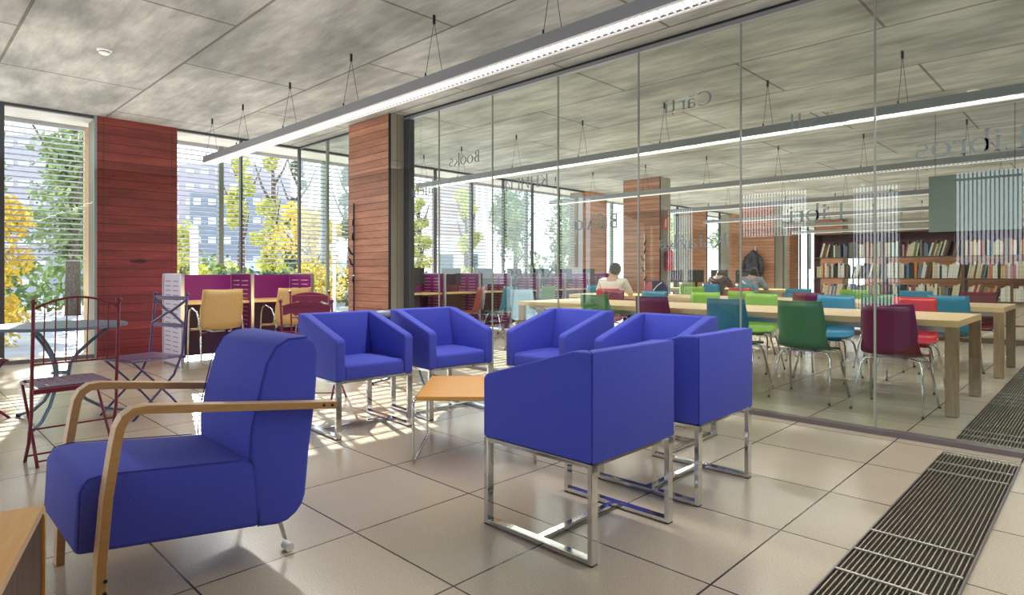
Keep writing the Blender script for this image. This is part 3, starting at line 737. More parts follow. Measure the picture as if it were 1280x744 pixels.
wc = shell_chair('wooden shell chair with chrome arms at the left bay of the purple carrel', (-7.32, 2.66, 0), PI / 2 - .02, M['wood_shell'], True); wc.scale = (1.0, 1.0, 1.065); wc['group'] = 'wooden chairs at the purple carrel'
copy_tree(wc, (-7.34, 3.50, 0), PI / 2 + .04, 'wooden shell chair with chrome arms at the right bay of the purple carrel')
# monitors
def monitor(label, x, y, z, rz, w=0.44, h=0.29):
    t = thing('computer_monitor', label, 'monitor', (x, y, z), rz)
    MB().box(-w / 2, w / 2, -0.02, 0.02, 0.13, 0.13 + h).build('casing', M['monitor'], t, bevel=.006, seg=1)
    MB().box(-w / 2 + .015, w / 2 - .015, 0.0205, 0.023, 0.145, 0.115 + h).build('screen', M['screen'], t)
    b = MB(); b.box(-0.03, 0.03, -0.04, -0.0205, 0.01, 0.28); b.box(-0.11, 0.11, -0.10, 0.06, 0, 0.012); b.build('stand', M['monitor'], t)
    return t
names = ['first', 'second', 'third', 'fourth', 'fifth', 'sixth', 'seventh']
m0 = None
for i in range(7):
    y = 6.41 + .82 * i; lb = 'dark monitor on the reading room carrel desks, %s bay from the left' % names[i]
    if m0 is None: m0 = monitor(lb, -8.6, y, 0.758, -PI / 2, .40, .30); m0['group'] = 'monitors on the carrel desks'
    else: copy_tree(m0, (-8.6, y, 0.758), -PI / 2 + random.uniform(-.25, .25), lb)
for i, x in enumerate((-7.75, -7.2, -6.6, -6.0)):
    copy_tree(m0, (x, 13.75, 0.74), PI + .1, 'monitor on the distant third table, %s from the left' % names[i], 'monitors on the distant third table')

# ------------------------------------------------------------------ bookcase and books
shelfz = [0.10, 0.46, 0.80, 1.165, 1.52]
bx0, bw = -3.93, 1.12
SB = 12.0
for i in range(4):
    u = ['first from the left', 'second from the left', 'third from the left', 'fourth from the left, by the frame edge'][i]
    t = thing('bookcase', 'brown bookcase unit, %s' % u, 'bookcase', (bx0 + bw * i, SB, 0))
    for j, x in enumerate((0, bw - 0.02)):
        if j == 1 and i < 3: x = bw - 0.02
        MB().box(x, x + 0.02, 0, 0.30, 0, 1.81).build('side_panel', M['shelf_red'] if i == 0 and j == 0 else M['shelf'], t)
    for z in [0.28, 0.64, 0.995, 1.36]:
        MB().box(0.02, bw - .02, 0.0, 0.29, z, z + 0.02).build('shelf_board', M['shelf'], t)
    MB().box(0.02, bw - .02, 0.0, 0.30, 1.79, 1.81).build('top_board', M['shelf'], t)
    MB().box(0.02, bw - .02, 0.285, 0.295, 1.38, 1.79).build('back_panel', M['shelf_red'], t)
    MB().box(0.02, bw - .02, 0.02, 0.28, 0, 0.08).build('plinth', M['shelf'], t)
pal = [('cream', (0.66, 0.58, 0.40), 7), ('white', (0.72, 0.70, 0.64), 5), ('yellow', (0.62, 0.45, 0.12), 2), ('black', (0.03, 0.03, 0.03), 4), ('grey', (0.20, 0.19, 0.17), 4),
       ('green', (0.12, 0.25, 0.12), 1.5), ('teal', (0.08, 0.30, 0.32), 1.5), ('blue', (0.10, 0.20, 0.40), 1.5), ('red', (0.45, 0.05, 0.05), 1), ('orange', (0.60, 0.22, 0.05), .7), ('brown', (0.17, 0.09, 0.05), 3), ('pink', (0.55, 0.25, 0.30), .5)]
bmat = {}
for n_, c_, w_ in pal:
    bmat[n_] = noisy('book_' + n_, tuple(x * .8 for x in c_), tuple(min(1, x * 1.15) for x in c_), 14, 0.6, (6, 1, 3), detail=2)
bmesh_cache = {}
rows = [(1.38, 'top'), (1.015, 'second'), (0.66, 'third'), (0.30, 'bottom')]
for z, rn in rows:
    x = bx0 + 0.04; left = 0; lean = 0; sec = pal[0]
    end = -0.86 if rn != 'bottom' else -3.4
    while x < end:
        ui = int((x - bx0) / bw); ue = bx0 + bw * (ui + 1) - 0.022
        if left <= 0:
            left = random.choice((4, 6, 9, 12)); lean = random.choice((0, 0, 0, 0.16, 0.25)); sec = random.choices(pal, [p_[2] for p_ in pal])[0]
            if random.random() < .15: x += 0.05
        run = sec if random.random() < .35 else random.choices(pal, [p_[2] for p_ in pal])[0]
        wq = random.choice((0.024, 0.030, 0.036)); hq = random.choice((0.20, 0.22, 0.24, 0.26))
        st = wq / math.cos(lean)
        if x + st + hq * math.sin(lean) + 0.004 > ue: x = bx0 + bw * (ui + 1) + 0.022; left = 0; continue
        key = (wq, hq, run[0])
        if key not in bmesh_cache:
            o = MB().box(0, wq - .002, 0.0, 0.17, 0, hq).build('book', bmat[run[0]]); bmesh_cache[key] = o.data; bpy.data.objects.remove(o)
        o = bpy.data.objects.new('book', bmesh_cache[key]); COL.objects.link(o)
        o.location = (x, SB + 0.03 + random.random() * .02, z + (wq * math.sin(lean) if lean else 0)); o.rotation_euler = (0, lean, 0)
        unit = ['first', 'second', 'third', 'fourth'][min(ui, 3)]
        tag(o, '%s book on the %s row of the %s bookcase unit' % (run[0], rn, unit), 'book', '%s books on the %s row of the %s bookcase unit' % (run[0], rn, unit))
        x += st; left -= 1
        if left == 0 and lean: x += hq * math.sin(lean)

# ------------------------------------------------------------------ hanging board, fire things, coat stands
t = thing('hanging_board', 'grey-green board hanging in front of the bookcase', 'sign board', (-1.23, 9.5, 0))
MB().box(-0.47, 0.47, -0.01, 0.01, 1.63, 2.35).build('panel', M['banner'], t)
for x in (-.4, .4): MB().tube([(x, 0, 2.35), (x, 0, CZ)], 0.003, 5).build('wire', M['black'], t)
t = thing('fire_sign', 'small red fire extinguisher sign on the reading room pillar', 'sign', (-6.862, 11.76, 2.17))
MB().box(-0.003, 0.003, -0.12, 0.12, -0.14, 0.14).build('plate', M['signred'], t)
b = MB(); b.box(0.0031, 0.005, -0.025, 0.025, -0.09, 0.05); b.box(0.0031, 0.005, -0.012, 0.04, 0.06, 0.085); b.build('symbol', M['white'], t)
t = thing('fire_extinguisher', 'red fire extinguisher mounted on the reading room pillar', 'extinguisher', (-6.76, 11.75, 1.14))
MB().lathe([(0.0, 0.0), (0.085, 0.0), (0.09, 0.02), (0.09, 0.38), (0.07, 0.43), (0.03, 0.46), (0.025, 0.5)], n=20).build('cylinder', M['extred'], t, smooth=True)
b = MB(); b.box(-.02, .02, -.07, .04, 0.5, 0.54); b.tube([(0, -.06, .5), (0, -.11, .4), (0, -.1, .15)], 0.012, 6); b.build('valve_hose', M['black'], t)
MB().box(-0.11, -0.09, -.05, .05, .1, .4).build('bracket', M['steel'], t)
def hooks(label, x, y, z0, z1, mt, zs, sc=1.0):
    t = thing('coat_stand', label, 'coat rack', (x, y, 0))
    MB().tube([(0, 0, z0), (0, 0, z1)], 0.011 * sc, 8).build('pole', mt, t, smooth=True)
    for i, z in enumerate(zs):
        s = (1, .7, -1, -.6, 1)[i % 5]
        b = MB(); b.tube([(0, -.01, z - .05), (0.025 * s, -.03, z - .03), (0.05 * s, -.04, z + 0.02), (0.075 * s, -.04, z + .05)], [.014, .016, .012, .009], 7); b.build('hook', M['black'], t, smooth=True)
hooks('black coat hook rail with curved hooks on the timber pillar beside the glass', -7.42, 4.505, 0.4, 2.05, M['black'], [1.80, 1.60, 1.40, 1.25, 1.02])
hooks('pale coat hook rail on the reading room pillar left of the fire sign', -7.235, 11.52, 0.4, 1.95, M['lamp_fin'], [1.75, 1.57, 1.42, 1.18, 0.98])
t = thing('coat_stand', 'coat hook rail behind the black coat deep in the reading room', 'coat rack', (-7.72, 18.46, 0))
MB().tube([(0, 0, .3), (0, 0, 1.9)], 0.014, 8).build('pole', M['lamp_fin'], t)
for z in (1.7, 1.5, 1.3): MB().tube([(0, -.01, z), (.05, -.05, z + .03), (.09, -.05, z + .08)], 0.012, 6).build('hook', M['black'], t)
b = MB()
rings = [(1.78, .04, .03, 0), (1.70, .10, .08, 0), (1.60, .21, .11, -.02), (1.48, .24, .13, -.03), (1.3, .22, .13, -.02), (1.1, .20, .14, .02), (.9, .19, .12, .04), (.72, .17, .11, .03), (.60, .14, .09, .06)]
vs = []; fs = []; N = 18
for (z, rx, ry, dx) in rings:
    for j in range(N):
        a = 2 * PI * j / N; w_ = 1 + .13 * math.cos(5 * a + z * 3); vs.append((dx + rx * w_ * math.cos(a), -.17 + ry * w_ * math.sin(a), z))
for i in range(len(rings) - 1):
    for j in range(N):
        j2 = (j + 1) % N; fs.append(((i + 1) * N + j, (i + 1) * N + j2, i * N + j2, i * N + j))
fs.append(tuple(range(N))); fs.append(tuple(reversed([(len(rings) - 1) * N + j for j in range(N)])))
b.add(vs, fs)
t = thing('hanging_coat', 'black coat hanging on the far reading room pillar', 'coat', (-7.72, 18.46, 0))
b.build('body', M['coat'], t, smooth=True)
b = MB()
for s in (-1, 1): b.tube([(s * .18, -.17, 1.58), (s * .27, -.18, 1.35), (s * .26, -.2, 1.05)], [.07, .07, .055], 10)
b.build('sleeves', M['coat'], t, smooth=True)

# ------------------------------------------------------------------ people
def skinmesh(name, verts, edges, radii, m, parent, root=0, lv=2):
    me = bpy.data.meshes.new(name); me.from_pydata(verts, edges, []); o = bpy.data.objects.new(name, me); COL.objects.link(o)
    sk = o.modifiers.new('skin', 'SKIN'); sk.use_smooth_shade = True
    for i, r in enumerate(radii):
        me.skin_vertices[0].data[i].radius = r if isinstance(r, tuple) else (r, r)
        me.skin_vertices[0].data[i].use_root = (i == root)
    s = o.modifiers.new('sub', 'SUBSURF'); s.levels = lv; s.render_levels = lv
    dg = bpy.context.evaluated_depsgraph_get(); dg.update()
    me2 = bpy.data.meshes.new_from_object(o.evaluated_get(dg)); me2.name = name
    o.modifiers.clear(); o.data = me2; me2.materials.clear(); me2.materials.append(m)
    me2.polygons.foreach_set('use_smooth', [True] * len(me2.polygons))
    o.parent = parent
    return o
def person(label, loc, rz, top, lean=0.12, headturn=0.0, hz=1.16, hairlen=0):
    t = thing('person', label, 'person', loc, rz)
    L_ = lean
    V = [(0, 0, .50), (0, .03, .66), (0, L_ * .5, .84), (0, L_, .97), (0, L_ + .03, 1.04), (0, L_ + .06, hz - .03), (0, L_ + .065, hz + .06)]
    E_ = [(0, 1), (1, 2), (2, 3), (3, 4), (4, 5), (5, 6)]; R = [(.15, .11), (.14, .10), (.15, .105), (.11, .08), (.05, .05), (.078, .09), (.07, .085)]
    for s in (-1, 1):
        i = len(V)
        V += [(s * .17, L_ - .01, .95), (s * .24, L_ + .06, .78), (s * .20, L_ + .27, .775), (s * .10, L_ + .42, .78)]
        R += [.062, .045, .036, .022]; E_ += [(3, i), (i, i + 1), (i + 1, i + 2), (i + 2, i + 3)]
        j = len(V)
        V += [(s * .10, .04, .49), (s * .13, .42, .50), (s * .14, .42, .25), (s * .14, .43, .06), (s * .14, .55, .035)]
        R += [.085, .06, .048, .035, .03]; E_ += [(0, j), (j, j + 1), (j + 1, j + 2), (j + 2, j + 3), (j + 3, j + 4)]
        # fingers
        for q in range(5):
            k = len(V); a = (q - 2) * .012
            p0 = V[i + 3]; V += [(p0[0] + a - s * .005, p0[1] + .05 + .01 * (2 - abs(q - 2)), .775), (p0[0] + a * 1.4 - s * .01, p0[1] + .085 + .012 * (2 - abs(q - 2)), .765)]
            R += [.009, .008]; E_ += [(i + 3, k), (k, k + 1)]
    skinmesh('body', V, E_, R, M['skin'], t)
    # top garment: same torso, a little fuller
    V2 = [(0, 0, .50), (0, .03, .66), (0, L_ * .5, .84), (0, L_, .965), (0, L_ + .02, 1.0)]; E2 = [(0, 1), (1, 2), (2, 3), (3, 4)]; R2 = [(.17, .135), (.165, .13), (.175, .13), (.13, .10), (.065, .065)]
    for s in (-1, 1):
        i = len(V2); V2 += [(s * .18, L_ - .01, .95), (s * .25, L_ + .06, .78), (s * .205, L_ + .25, .785)]; R2 += [.078, .062, .05]; E2 += [(3, i), (i, i + 1), (i + 1, i + 2)]
    skinmesh('top_garment', V2, E2, R2, top, t)
    V3 = [(0, .0, .50)]; E3 = []; R3 = [(.17, .12)]
    for s in (-1, 1):
        j = len(V3); V3 += [(s * .10, .06, .50), (s * .13, .42, .505), (s * .14, .425, .25), (s * .14, .43, .09)]; R3 += [.10, .075, .062, .055]; E3 += [(0, j), (j, j + 1), (j + 1, j + 2), (j + 2, j + 3)]
    skinmesh('trousers', V3, E3, R3, M['denim'], t)
    hd = bpy.data.objects.new('head', None)
    ct = (0, L_ + .065, hz + .035)
    cs, sn = math.cos(headturn), math.sin(headturn)
    def hp(x, y, z): return (ct[0] + x * cs - y * sn, ct[1] + x * sn + y * cs, ct[2] + z)
    hr = MB(); hr.ball(hp(0, -.018, .025), .108, 16, (.86, .98, 1.0))
    if hairlen: hr.ball(hp(0, -.06, -.06), .10, 14, (.95, .6, 1.3))
    # cut the hair cap open at the face
    hr.build('hair', M['hair'], t, smooth=True)
    fc = MB(); fc.ball(hp(0, .035, -.015), .085, 16, (.86, .85, 1.15)); fc.ball(hp(0, .118, -.02), .014, 8, (1, 1, 1.5))
    for s in (-1, 1): fc.ball(hp(s * .088, 0, -.015), .022, 8, (.5, .8, 1.2))
    fc.build('face', M['skin'], t, smooth=True)
    ey = MB()
    for s in (-1, 1): ey.ball(hp(s * .03, .103, .005), .009, 8)
    ey.build('eyes', M['black'], t)
    MB().ball(hp(0, .105, -.062), .018, 8, (1.1, .35, .35)).build('mouth', M['pink'], t)
    MB().ball((-.14, .52, .03), .05, 8, (.9, 2.0, .6)).ball((.14, .52, .03), .05, 8, (.9, 2.0, .6)).build('shoes', M['rubber'], t, smooth=True)
    return t
person('person in a white shirt seated with their back turned, head to the left', (-5.62, 7.98, 0), 0.3, M['shirt'], .12, 1.0, 1.10)
person('person with dark hair in a dark patterned knit seated at the third table', (-6.15, 12.62, 0), 0.0, M['knit'], .18, .6, 1.0, 1)
person('person with dark hair in a grey top seated at the third table, on the right', (-5.40, 12.62, 0), 0.0, M['greyknit'], .15, .5, 1.04, 1)
# bag on the second table
t = thing('backpack', 'pink and navy bag standing on the second reading table', 'bag', (-5.02, 8.35, 0.74), 0.3)
b = MB(); b.prism([(-.16, 0), (.16, 0), (.17, .14), (.10, .24), (-.10, .25), (-.17, .15)], -.08, .08, 1); b.build('body', M['navy'], t, smooth=True, bevel=.02)
b = MB(); b.prism([(-.17, 0.0), (-.05, 0.0), (-.06, .22), (-.12, .23), (-.175, .14)], -.09, .09, 1); b.build('side_pocket', M['pink'], t, bevel=.01)
b = MB(); b.tube([(-.08, -.09, .03), (.02, -.1, .16), (.1, -.09, .22)], .008, 6); b.build('strap', M['white'], t)

# ------------------------------------------------------------------ lettering on the glass (read from the other side)
class Gl:
    def __init__(s): s.b = MB(); s.x = 0
    def q(s, p): s.b.add([(a, 0, c) for a, c in p], [tuple(range(len(p)))])
    def rect(s, x0, x1, z0, z1): s.q([(x0, z0), (x1, z0), (x1, z1), (x0, z1)])
    def line(s, x0, z0, x1, z1, w):
        d = math.hypot(x1 - x0, z1 - z0); nx, nz = -(z1 - z0) / d * w / 2, (x1 - x0) / d * w / 2
        s.q([(x0 + nx, z0 + nz), (x1 + nx, z1 + nz), (x1 - nx, z1 - nz), (x0 - nx, z0 - nz)])
    def ring(s, cx, cz, rx, rz, a0=0, a1=360, tk=.09, tn=.035, n=20):
        P_ = []
        for i in range(n + 1):
            a = math.radians(a0 + (a1 - a0) * i / n); P_.append(((cx + rx * math.cos(a), cz + rz * math.sin(a)), (cx + (rx - tk) * math.cos(a), cz + (rz - tn) * math.sin(a))))
        for (o0, i0), (o1, i1) in zip(P_[:-1], P_[1:]): s.q([o0, o1, i1, i0])
    def stem(s, x, z0, z1, w=.085, top=True, bot=True, e=.05):
        s.rect(x, x + w, z0, z1)
        if bot: s.rect(x - e, x + w + e, z0, z0 + .025)
        if top: s.rect(x - e, x + w * .6, z1 - .025, z1)
def glyph(g, ch, x):
    S = g.stem
    if ch in 'Bb' and ch == 'B': S(x + .05, 0, .7); g.ring(x + .13, .53, .23, .17, -90, 90); g.ring(x + .13, .19, .28, .19, -90, 90); return .48
    if ch == 'K' or ch == 'К': S(x + .05, 0, .7); g.line(x + .14, .33, x + .46, .69, .035); g.line(x + .22, .42, x + .52, .0, .085); return .58
    if ch == 'C': g.ring(x + .36, .35, .33, .36, 48, 312); return .62
    if ch == 'L': S(x + .05, 0, .7); g.rect(x + .05, x + .46, 0, .03); g.line(x + .44, 0, x + .48, .16, .03); return .54
    if ch == 'o': g.ring(x + .25, .24, .24, .25); return .52
    if ch == 'c': g.ring(x + .24, .24, .23, .25, 50, 310); return .44
    if ch == 'e': g.ring(x + .24, .24, .23, .25, 0, 320); g.rect(x + .04, x + .46, .24, .27); return .48
    if ch == 'k': S(x + .05, 0, .74); g.line(x + .13, .2, x + .38, .47, .03); g.line(x + .20, .28, x + .46, 0, .075); return .5
    if ch == 's': g.ring(x + .2, .355, .16, .13, 40, 270, .06, .04); g.ring(x + .2, .135, .17, .15, -140, 90, .06, .04); return .4
    if ch in 'uü':
        S(x + .05, .1, .47, bot=False); g.ring(x + .225, .15, .175, .16, 180, 360, .08, .04); S(x + .33, 0, .47)
        if ch == 'ü': g.ring(x + .14, .62, .05, .05, 0, 360, .05, .05); g.ring(x + .33, .62, .05, .05, 0, 360, .05, .05)
        return .5
    if ch == 'h': S(x + .05, 0, .74); g.ring(x + .235, .32, .185, .16, 0, 180, .085, .04); S(x + .335, 0, .33, top=False); return .52
    if ch == 'n': S(x + .05, 0, .48); g.ring(x + .235, .32, .185, .16, 0, 180, .085, .04); S(x + .335, 0, .33, top=False); return .52
    if ch == 'r': S(x + .05, 0, .48); g.ring(x + .25, .34, .14, .14, 40, 160, .05, .05); return .38
    if ch in 'iżj' and ch == 'i': S(x + .05, 0, .48); g.ring(x + .09, .63, .055, .055, 0, 360, .055, .055); return .24
    if ch == 'j': S(x + .08, -.08, .48, bot=False); g.ring(x + .0, -.08, .165, .14, -90, 0, .08, .04); g.ring(x + .12, .63, .055, .055, 0, 360, .055, .055); return .26
    if ch == 'g': g.ring(x + .2, .3, .17, .18); g.ring(x + .2, -.06, .2, .13, 0, 360, .05, .04); g.line(x + .1, .14, x + .12, .05, .05); g.line(x + .32, .44, x + .44, .47, .04); return .46
    if ch == 'b': S(x + .05, 0, .74, bot=False); g.ring(x + .25, .24, .24, .25); return .52
    if ch in 'aăą':
        S(x + .28, 0, .33, top=False); g.ring(x + .21, .33, .155, .15, 0, 150, .08, .035); g.ring(x + .2, .13, .16, .14, 30, 330, .07, .035)
        if ch == 'ă': g.ring(x + .2, .66, .12, .1, 200, 340, .03, .04)
        if ch == 'ą': g.ring(x + .38, -.07, .09, .09, 90, 290, .03, .03)
        return .44
    if ch in 'tţ':
        g.rect(x + .1, x + .18, .05, .6); g.rect(x + .02, x + .32, .44, .475); g.ring(x + .25, .08, .15, .09, 180, 320, .07, .04)
        if ch == 'ţ': g.line(x + .2, -.06, x + .15, -.17, .04)
        return .36
    if ch in 'zż':
        g.rect(x + .03, x + .38, .44, .475); g.rect(x + .03, x + .4, 0, .03); g.line(x + .35, .46, x + .06, .02, .07)
        if ch == 'ż': g.ring(x + .2, .63, .055, .055, 0, 360, .055, .055)
        return .43
    if ch == 'Н': S(x + .05, 0, .7, e=.04); S(x + .45, 0, .7, e=.04); g.rect(x + .1, x + .48, .34, .37); return .62
    if ch == 'И': S(x + .05, 0, .7, e=.04); S(x + .45, 0, .7, e=.04); g.line(x + .1, .03, x + .48, .67, .035); return .62
    if ch == 'Г': S(x + .05, 0, .7, e=.04); g.rect(x + .05, x + .42, .67, .7); g.line(x + .41, .7, x + .43, .55, .03); return .48
    # Greek, even stroke
    if ch == 'Β': g.rect(x + .05, x + .12, 0, .7); g.ring(x + .12, .53, .24, .17, -90, 90, .07, .07); g.ring(x + .12, .19, .29, .19, -90, 90, .07, .07); return .48
    if ch == 'ι' or ch == 'ί':
        g.rect(x + .05, x + .12, 0, .48)
        if ch == 'ί': g.line(x + .07, .55, x + .13, .7, .05)
        return .2
    if ch == 'β': g.rect(x + .05, x + .12, -.2, .55); g.ring(x + .2, .56, .15, .17, -60, 180, .07, .07); g.ring(x + .2, .2, .2, .2, -150, 90, .07, .07); return .46
    if ch == 'λ': g.line(x + .08, .72, x + .38, 0, .07); g.line(x + .24, .38, x + .05, 0, .07); return .42
    if ch == 'α': g.ring(x + .2, .24, .19, .25, 0, 360, .07, .06); g.rect(x + .37, x + .44, 0, .48); return .5
    return .3
def word(txt, xr, xl, zb, cap, label):
    """xr: where the first letter starts (right), xl: where the word ends (left)"""
    g = Gl(); x = 0
    for ch in txt: x += glyph(g, ch, x)
    sx = (xr - xl) / x; sz = cap / .7
    g.b.v = [(xr - a * sx, 0, zb + c * sz) for a, _, c in g.b.v]
    o = g.b.build('glass_lettering', M['text']); o.location = (0, GY - 0.0025, 0)
    return tag(o, label, 'lettering')
word('Books', -5.19, -5.74, 2.385, 0.137, 'the word Books in mirrored lettering on the upper left glass')
word('Bücher', -5.98, -6.66, 2.08, 0.15, 'the word Bücher in mirrored lettering by the dark glass end post')
word('КНИГИ', -4.15, -4.79, 2.005, 0.118, 'the Cyrillic word КНИГИ in mirrored lettering on the glass')
word('Βιβλία', -3.29, -3.82, 1.525, 0.14, 'the Greek word Βιβλία in mirrored lettering over the pillars')
word('Knjige', -4.02, -4.80, 1.065, 0.12, 'the word Knjige in mirrored lettering low on the left glass')
word('Cărţi', -2.36, -2.82, 2.505, 0.115, 'faint mirrored word Cărţi high on the glass by the ceiling')
word('Libros', -0.36, -0.94, 1.86, 0.135, 'the word Libros in mirrored lettering at the right edge')
word('Książka', -2.23, -2.88, 1.315, 0.115, 'the word Książka in mirrored lettering beside the fire sign')
word('Libri', -1.365, -1.76, 1.488, 0.12, 'the word Libri in mirrored lettering above the bookcase')
# Arabic word from plain strokes: alef, lam, kaf, teh, beh (mirrored, so the tall strokes stand at the left)
g = Gl()
g.rect(0.0, .055, .05, .72); g.rect(.2, .255, .03, .72); g.rect(.2, 1.25, 0.0, .06); g.line(.42, .03, .72, .40, .055); g.line(.72, .40, .50, .66, .055)
for d in (.95, 1.05): g.ring(d, .50, .03, .03, 0, 360, .03, .03)
g.ring(1.35, .14, .2, .16, 180, 360, .055, .06); g.rect(1.50, 1.555, .1, .26); g.ring(1.36, -.16, .03, .03, 0, 360, .03, .03); g.line(.95, .03, .95, .22, .05)
g.b.v = [(-1.73 + a * .27, 0, 2.185 + c * .16) for a, _, c in g.b.v]
o = g.b.build('glass_lettering', M['text']); o.location = (0, GY - 0.0025, 0)
tag(o, 'mirrored Arabic word for books on the glass above the lamp', 'lettering')

# ------------------------------------------------------------------ outdoors
o = MB().box(-140, OX, -80, 140, -0.35, -0.15).build('pavement', M['ground']); tag(o, kind='structure'); o.name = 'floor_outside'
def leafmat(name, c1, c2):
    m = noisy(name, c1, c2, 1.6, 0.7, detail=5, lo=.3, hi=.7)
    b = m.node_tree.nodes['Principled BSDF']; b.inputs['Subsurface Weight'].default_value = 0.0
    return m
M['leaf_y'] = leafmat('autumn_leaves', (0.62, 0.42, 0.03), (0.80, 0.64, 0.12))
M['leaf_g'] = leafmat('green_leaves', (0.10, 0.17, 0.06), (0.30, 0.38, 0.14))
M['leaf_yg'] = leafmat('yellow_green_leaves', (0.38, 0.42, 0.08), (0.62, 0.60, 0.16))
M['leaf_d'] = leafmat('dark_leaves', (0.06, 0.10, 0.06), (0.16, 0.22, 0.12))
def canopy(nl, rx, rz, z0, seed, leaf=.13, blobs=14, cone=False):
    rnd = random.Random(seed); b = MB(); bl = []
    for i in range(blobs):
        h = rnd.random(); rr = (1 - h * .85) if cone else math.sin(PI * (0.15 + .8 * h)) ** .6
        a = rnd.random() * 2 * PI; d = rnd.random() * rr * rx * .75
        bl.append((d * math.cos(a), d * math.sin(a), z0 + h * rz, rx * (.22 + .22 * rnd.random()) * (1.1 - .5 * h if cone else 1)))
    for i in range(nl):
        x, y, z, r = rnd.choice(bl); v = Vector((rnd.gauss(0, 1), rnd.gauss(0, 1), rnd.gauss(0, 1))).normalized() * r * (rnd.random() ** .4)
        p = Vector((x, y, z)) + v; a = Vector((rnd.gauss(0, 1), rnd.gauss(0, 1), rnd.gauss(0, 1))).normalized(); c_ = a.orthogonal().normalized(); s = leaf * (.6 + .8 * rnd.random())
        b.add([p - a * s, p + c_ * s * .5, p + a * s, p - c_ * s * .5], [(0, 1, 2, 3)])
    return b
protos = {}
def tree(kind, leafm, x, y, h, rx, label, leafn=2600, leaf=.14, cone=False, z0f=.25):
    t = thing('tree', label, 'tree', (x, y, -0.15))
    b = canopy(leafn, rx, h * (1 - z0f), h * z0f, int(abs(x * 7 + y * 13)), leaf, 18, cone)
    b.build('foliage', leafm, t)
    tr = MB(); tr.tube([(0, 0, 0), (.05, 0, h * .3), (0, .06, h * .6), (0, 0, h * .9)], [.05 * h ** .7, .04 * h ** .7, .025 * h ** .7, .008 * h ** .7], 8)
    for k in range(5):
        a = k * 2.4; z = h * (.35 + .1 * k); tr.tube([(0, 0, z), (rx * .35 * math.cos(a), rx * .35 * math.sin(a), z + h * .1), (rx * .6 * math.cos(a), rx * .6 * math.sin(a), z + h * .22)], [.02 * h ** .7, .012 * h ** .7, .006 * h ** .7], 6)
    tr.build('trunk', M['bark'], t, smooth=True)
tree('y', M['leaf_y'], -13.6, 1.25, 2.5, 0.85, 'small golden autumn tree right outside the left window', 2600, .055, z0f=.1)
tree('g', M['leaf_g'], -21.8, 3.9, 7.5, 1.9, 'leafy street tree with dark trunk seen left of the red pillar', 3500, .11)
tree('p', M['leaf_g'], -27.5, 2.2, 10.5, 2.0, 'tall tree at the far left beyond the louvres', 3000, .13)
tree('c1', M['leaf_yg'], -24.4, 9.8, 6.2, 1.3, 'yellow-green conical tree beyond the carrel, leftmost of the row', 3000, .10, True, .05)
tree('c2', M['leaf_yg'], -25.6, 11.6, 7.5, 1.3, 'tall pale conical tree beyond the carrel in the middle of the row', 3000, .10, True, .05)
tree('c3', M['leaf_d'], -26.7, 13.3, 7.0, 1.4, 'dark conical tree beyond the carrel at the right of the row', 3000, .10, True, .05)
tree('y2', M['leaf_y'], -18.0, 9.3, 3.3, 1.4, 'broad golden tree seen through the window corner', 3200, .08, z0f=.1)
tree('d1', M['leaf_d'], -20.4, 12.2, 5.4, 1.2, 'dark green conical tree behind the golden tree', 2600, .10, True, .1)
tree('y3', M['leaf_yg'], -21.5, 6.7, 2.6, 1.0, 'low yellow-green bush beside the white pole', 2200, .08, z0f=.05)
tree('r1', M['leaf_yg'], -15.9, 12.0, 4.0, 0.6, 'slim yellow-green tree seen beside the dark glass end post', 2600, .07, z0f=.2)
tree('r2', M['leaf_yg'], -17.5, 15.4, 4.2, 0.75, 'slim yellow-green tree before the white house', 2600, .08, z0f=.15)
tree('r3', M['leaf_g'], -18.0, 18.6, 4.4, 1.5, 'round green tree seen through the middle of the glass', 3000, .10)
tree('r4', M['leaf_g'], -19.0, 23.5, 4.6, 1.8, 'green tree seen beyond the person in white', 3000, .11)
tree('r5', M['leaf_yg'], -15.5, 27.5, 4.2, 1.7, 'pale yellow-green tree outside the far windows', 3000, .10)
tree('r6', M['leaf_g'], -15.0, 33.0, 4.4, 1.8, 'green tree outside the farthest windows', 3000, .11)
def hedge(x0, x1, y0, y1, z1, m, label, nl=3500):
    rnd = random.Random(int(abs(x0 * 10))); b = MB()
    for i in range(nl):
        p = Vector((rnd.uniform(x0, x1), rnd.uniform(y0, y1), rnd.uniform(-.1, z1 + rnd.gauss(0, .12)))); a = Vector((rnd.gauss(0, 1), rnd.gauss(0, 1), rnd.gauss(0, 1))).normalized(); c_ = a.orthogonal().normalized(); s = .13 * (.6 + .8 * rnd.random())
        b.add([p - a * s, p + c_ * s * .5, p + a * s, p - c_ * s * .5], [(0, 1, 2, 3)])
    tag(b.build('hedge', m), label, 'hedge')
hedge(-24.5, -23.4, -4, 9, 1.6, M['leaf_g'], 'green hedge across the street beyond the left window')
hedge(-22.9, -22.3, 8.3, 17.6, 1.0, M['leaf_d'], 'low dark hedge beyond the carrel and the partition end')
def building(label, x, y, rz, w, d, h, wall, win, nx, nz, roof=None, ww=.5, wh=.4):
    t = thing('building', label, 'building', (x, y, -0.15), rz)
    MB().box(-w / 2, w / 2, -d / 2, d / 2, 0, h).build('walls', wall, t)
    if roof: MB().box(-w / 2 - .2, w / 2 + .2, -d / 2 - .2, d / 2 + .2, h, h + .3).build('roof', roof, t)
    for i in range(nx):
        for k in range(nz):
            cx = -w / 2 + (i + .5) * w / nx; cz = (k + .55) * h / nz
            MB().box(cx - w / nx * ww / 2, cx + w / nx * ww / 2, -d / 2 - .05, -d / 2 - .001, cz - h / nz * wh / 2, cz + h / nz * wh / 2).build('window', win, t)
    return t
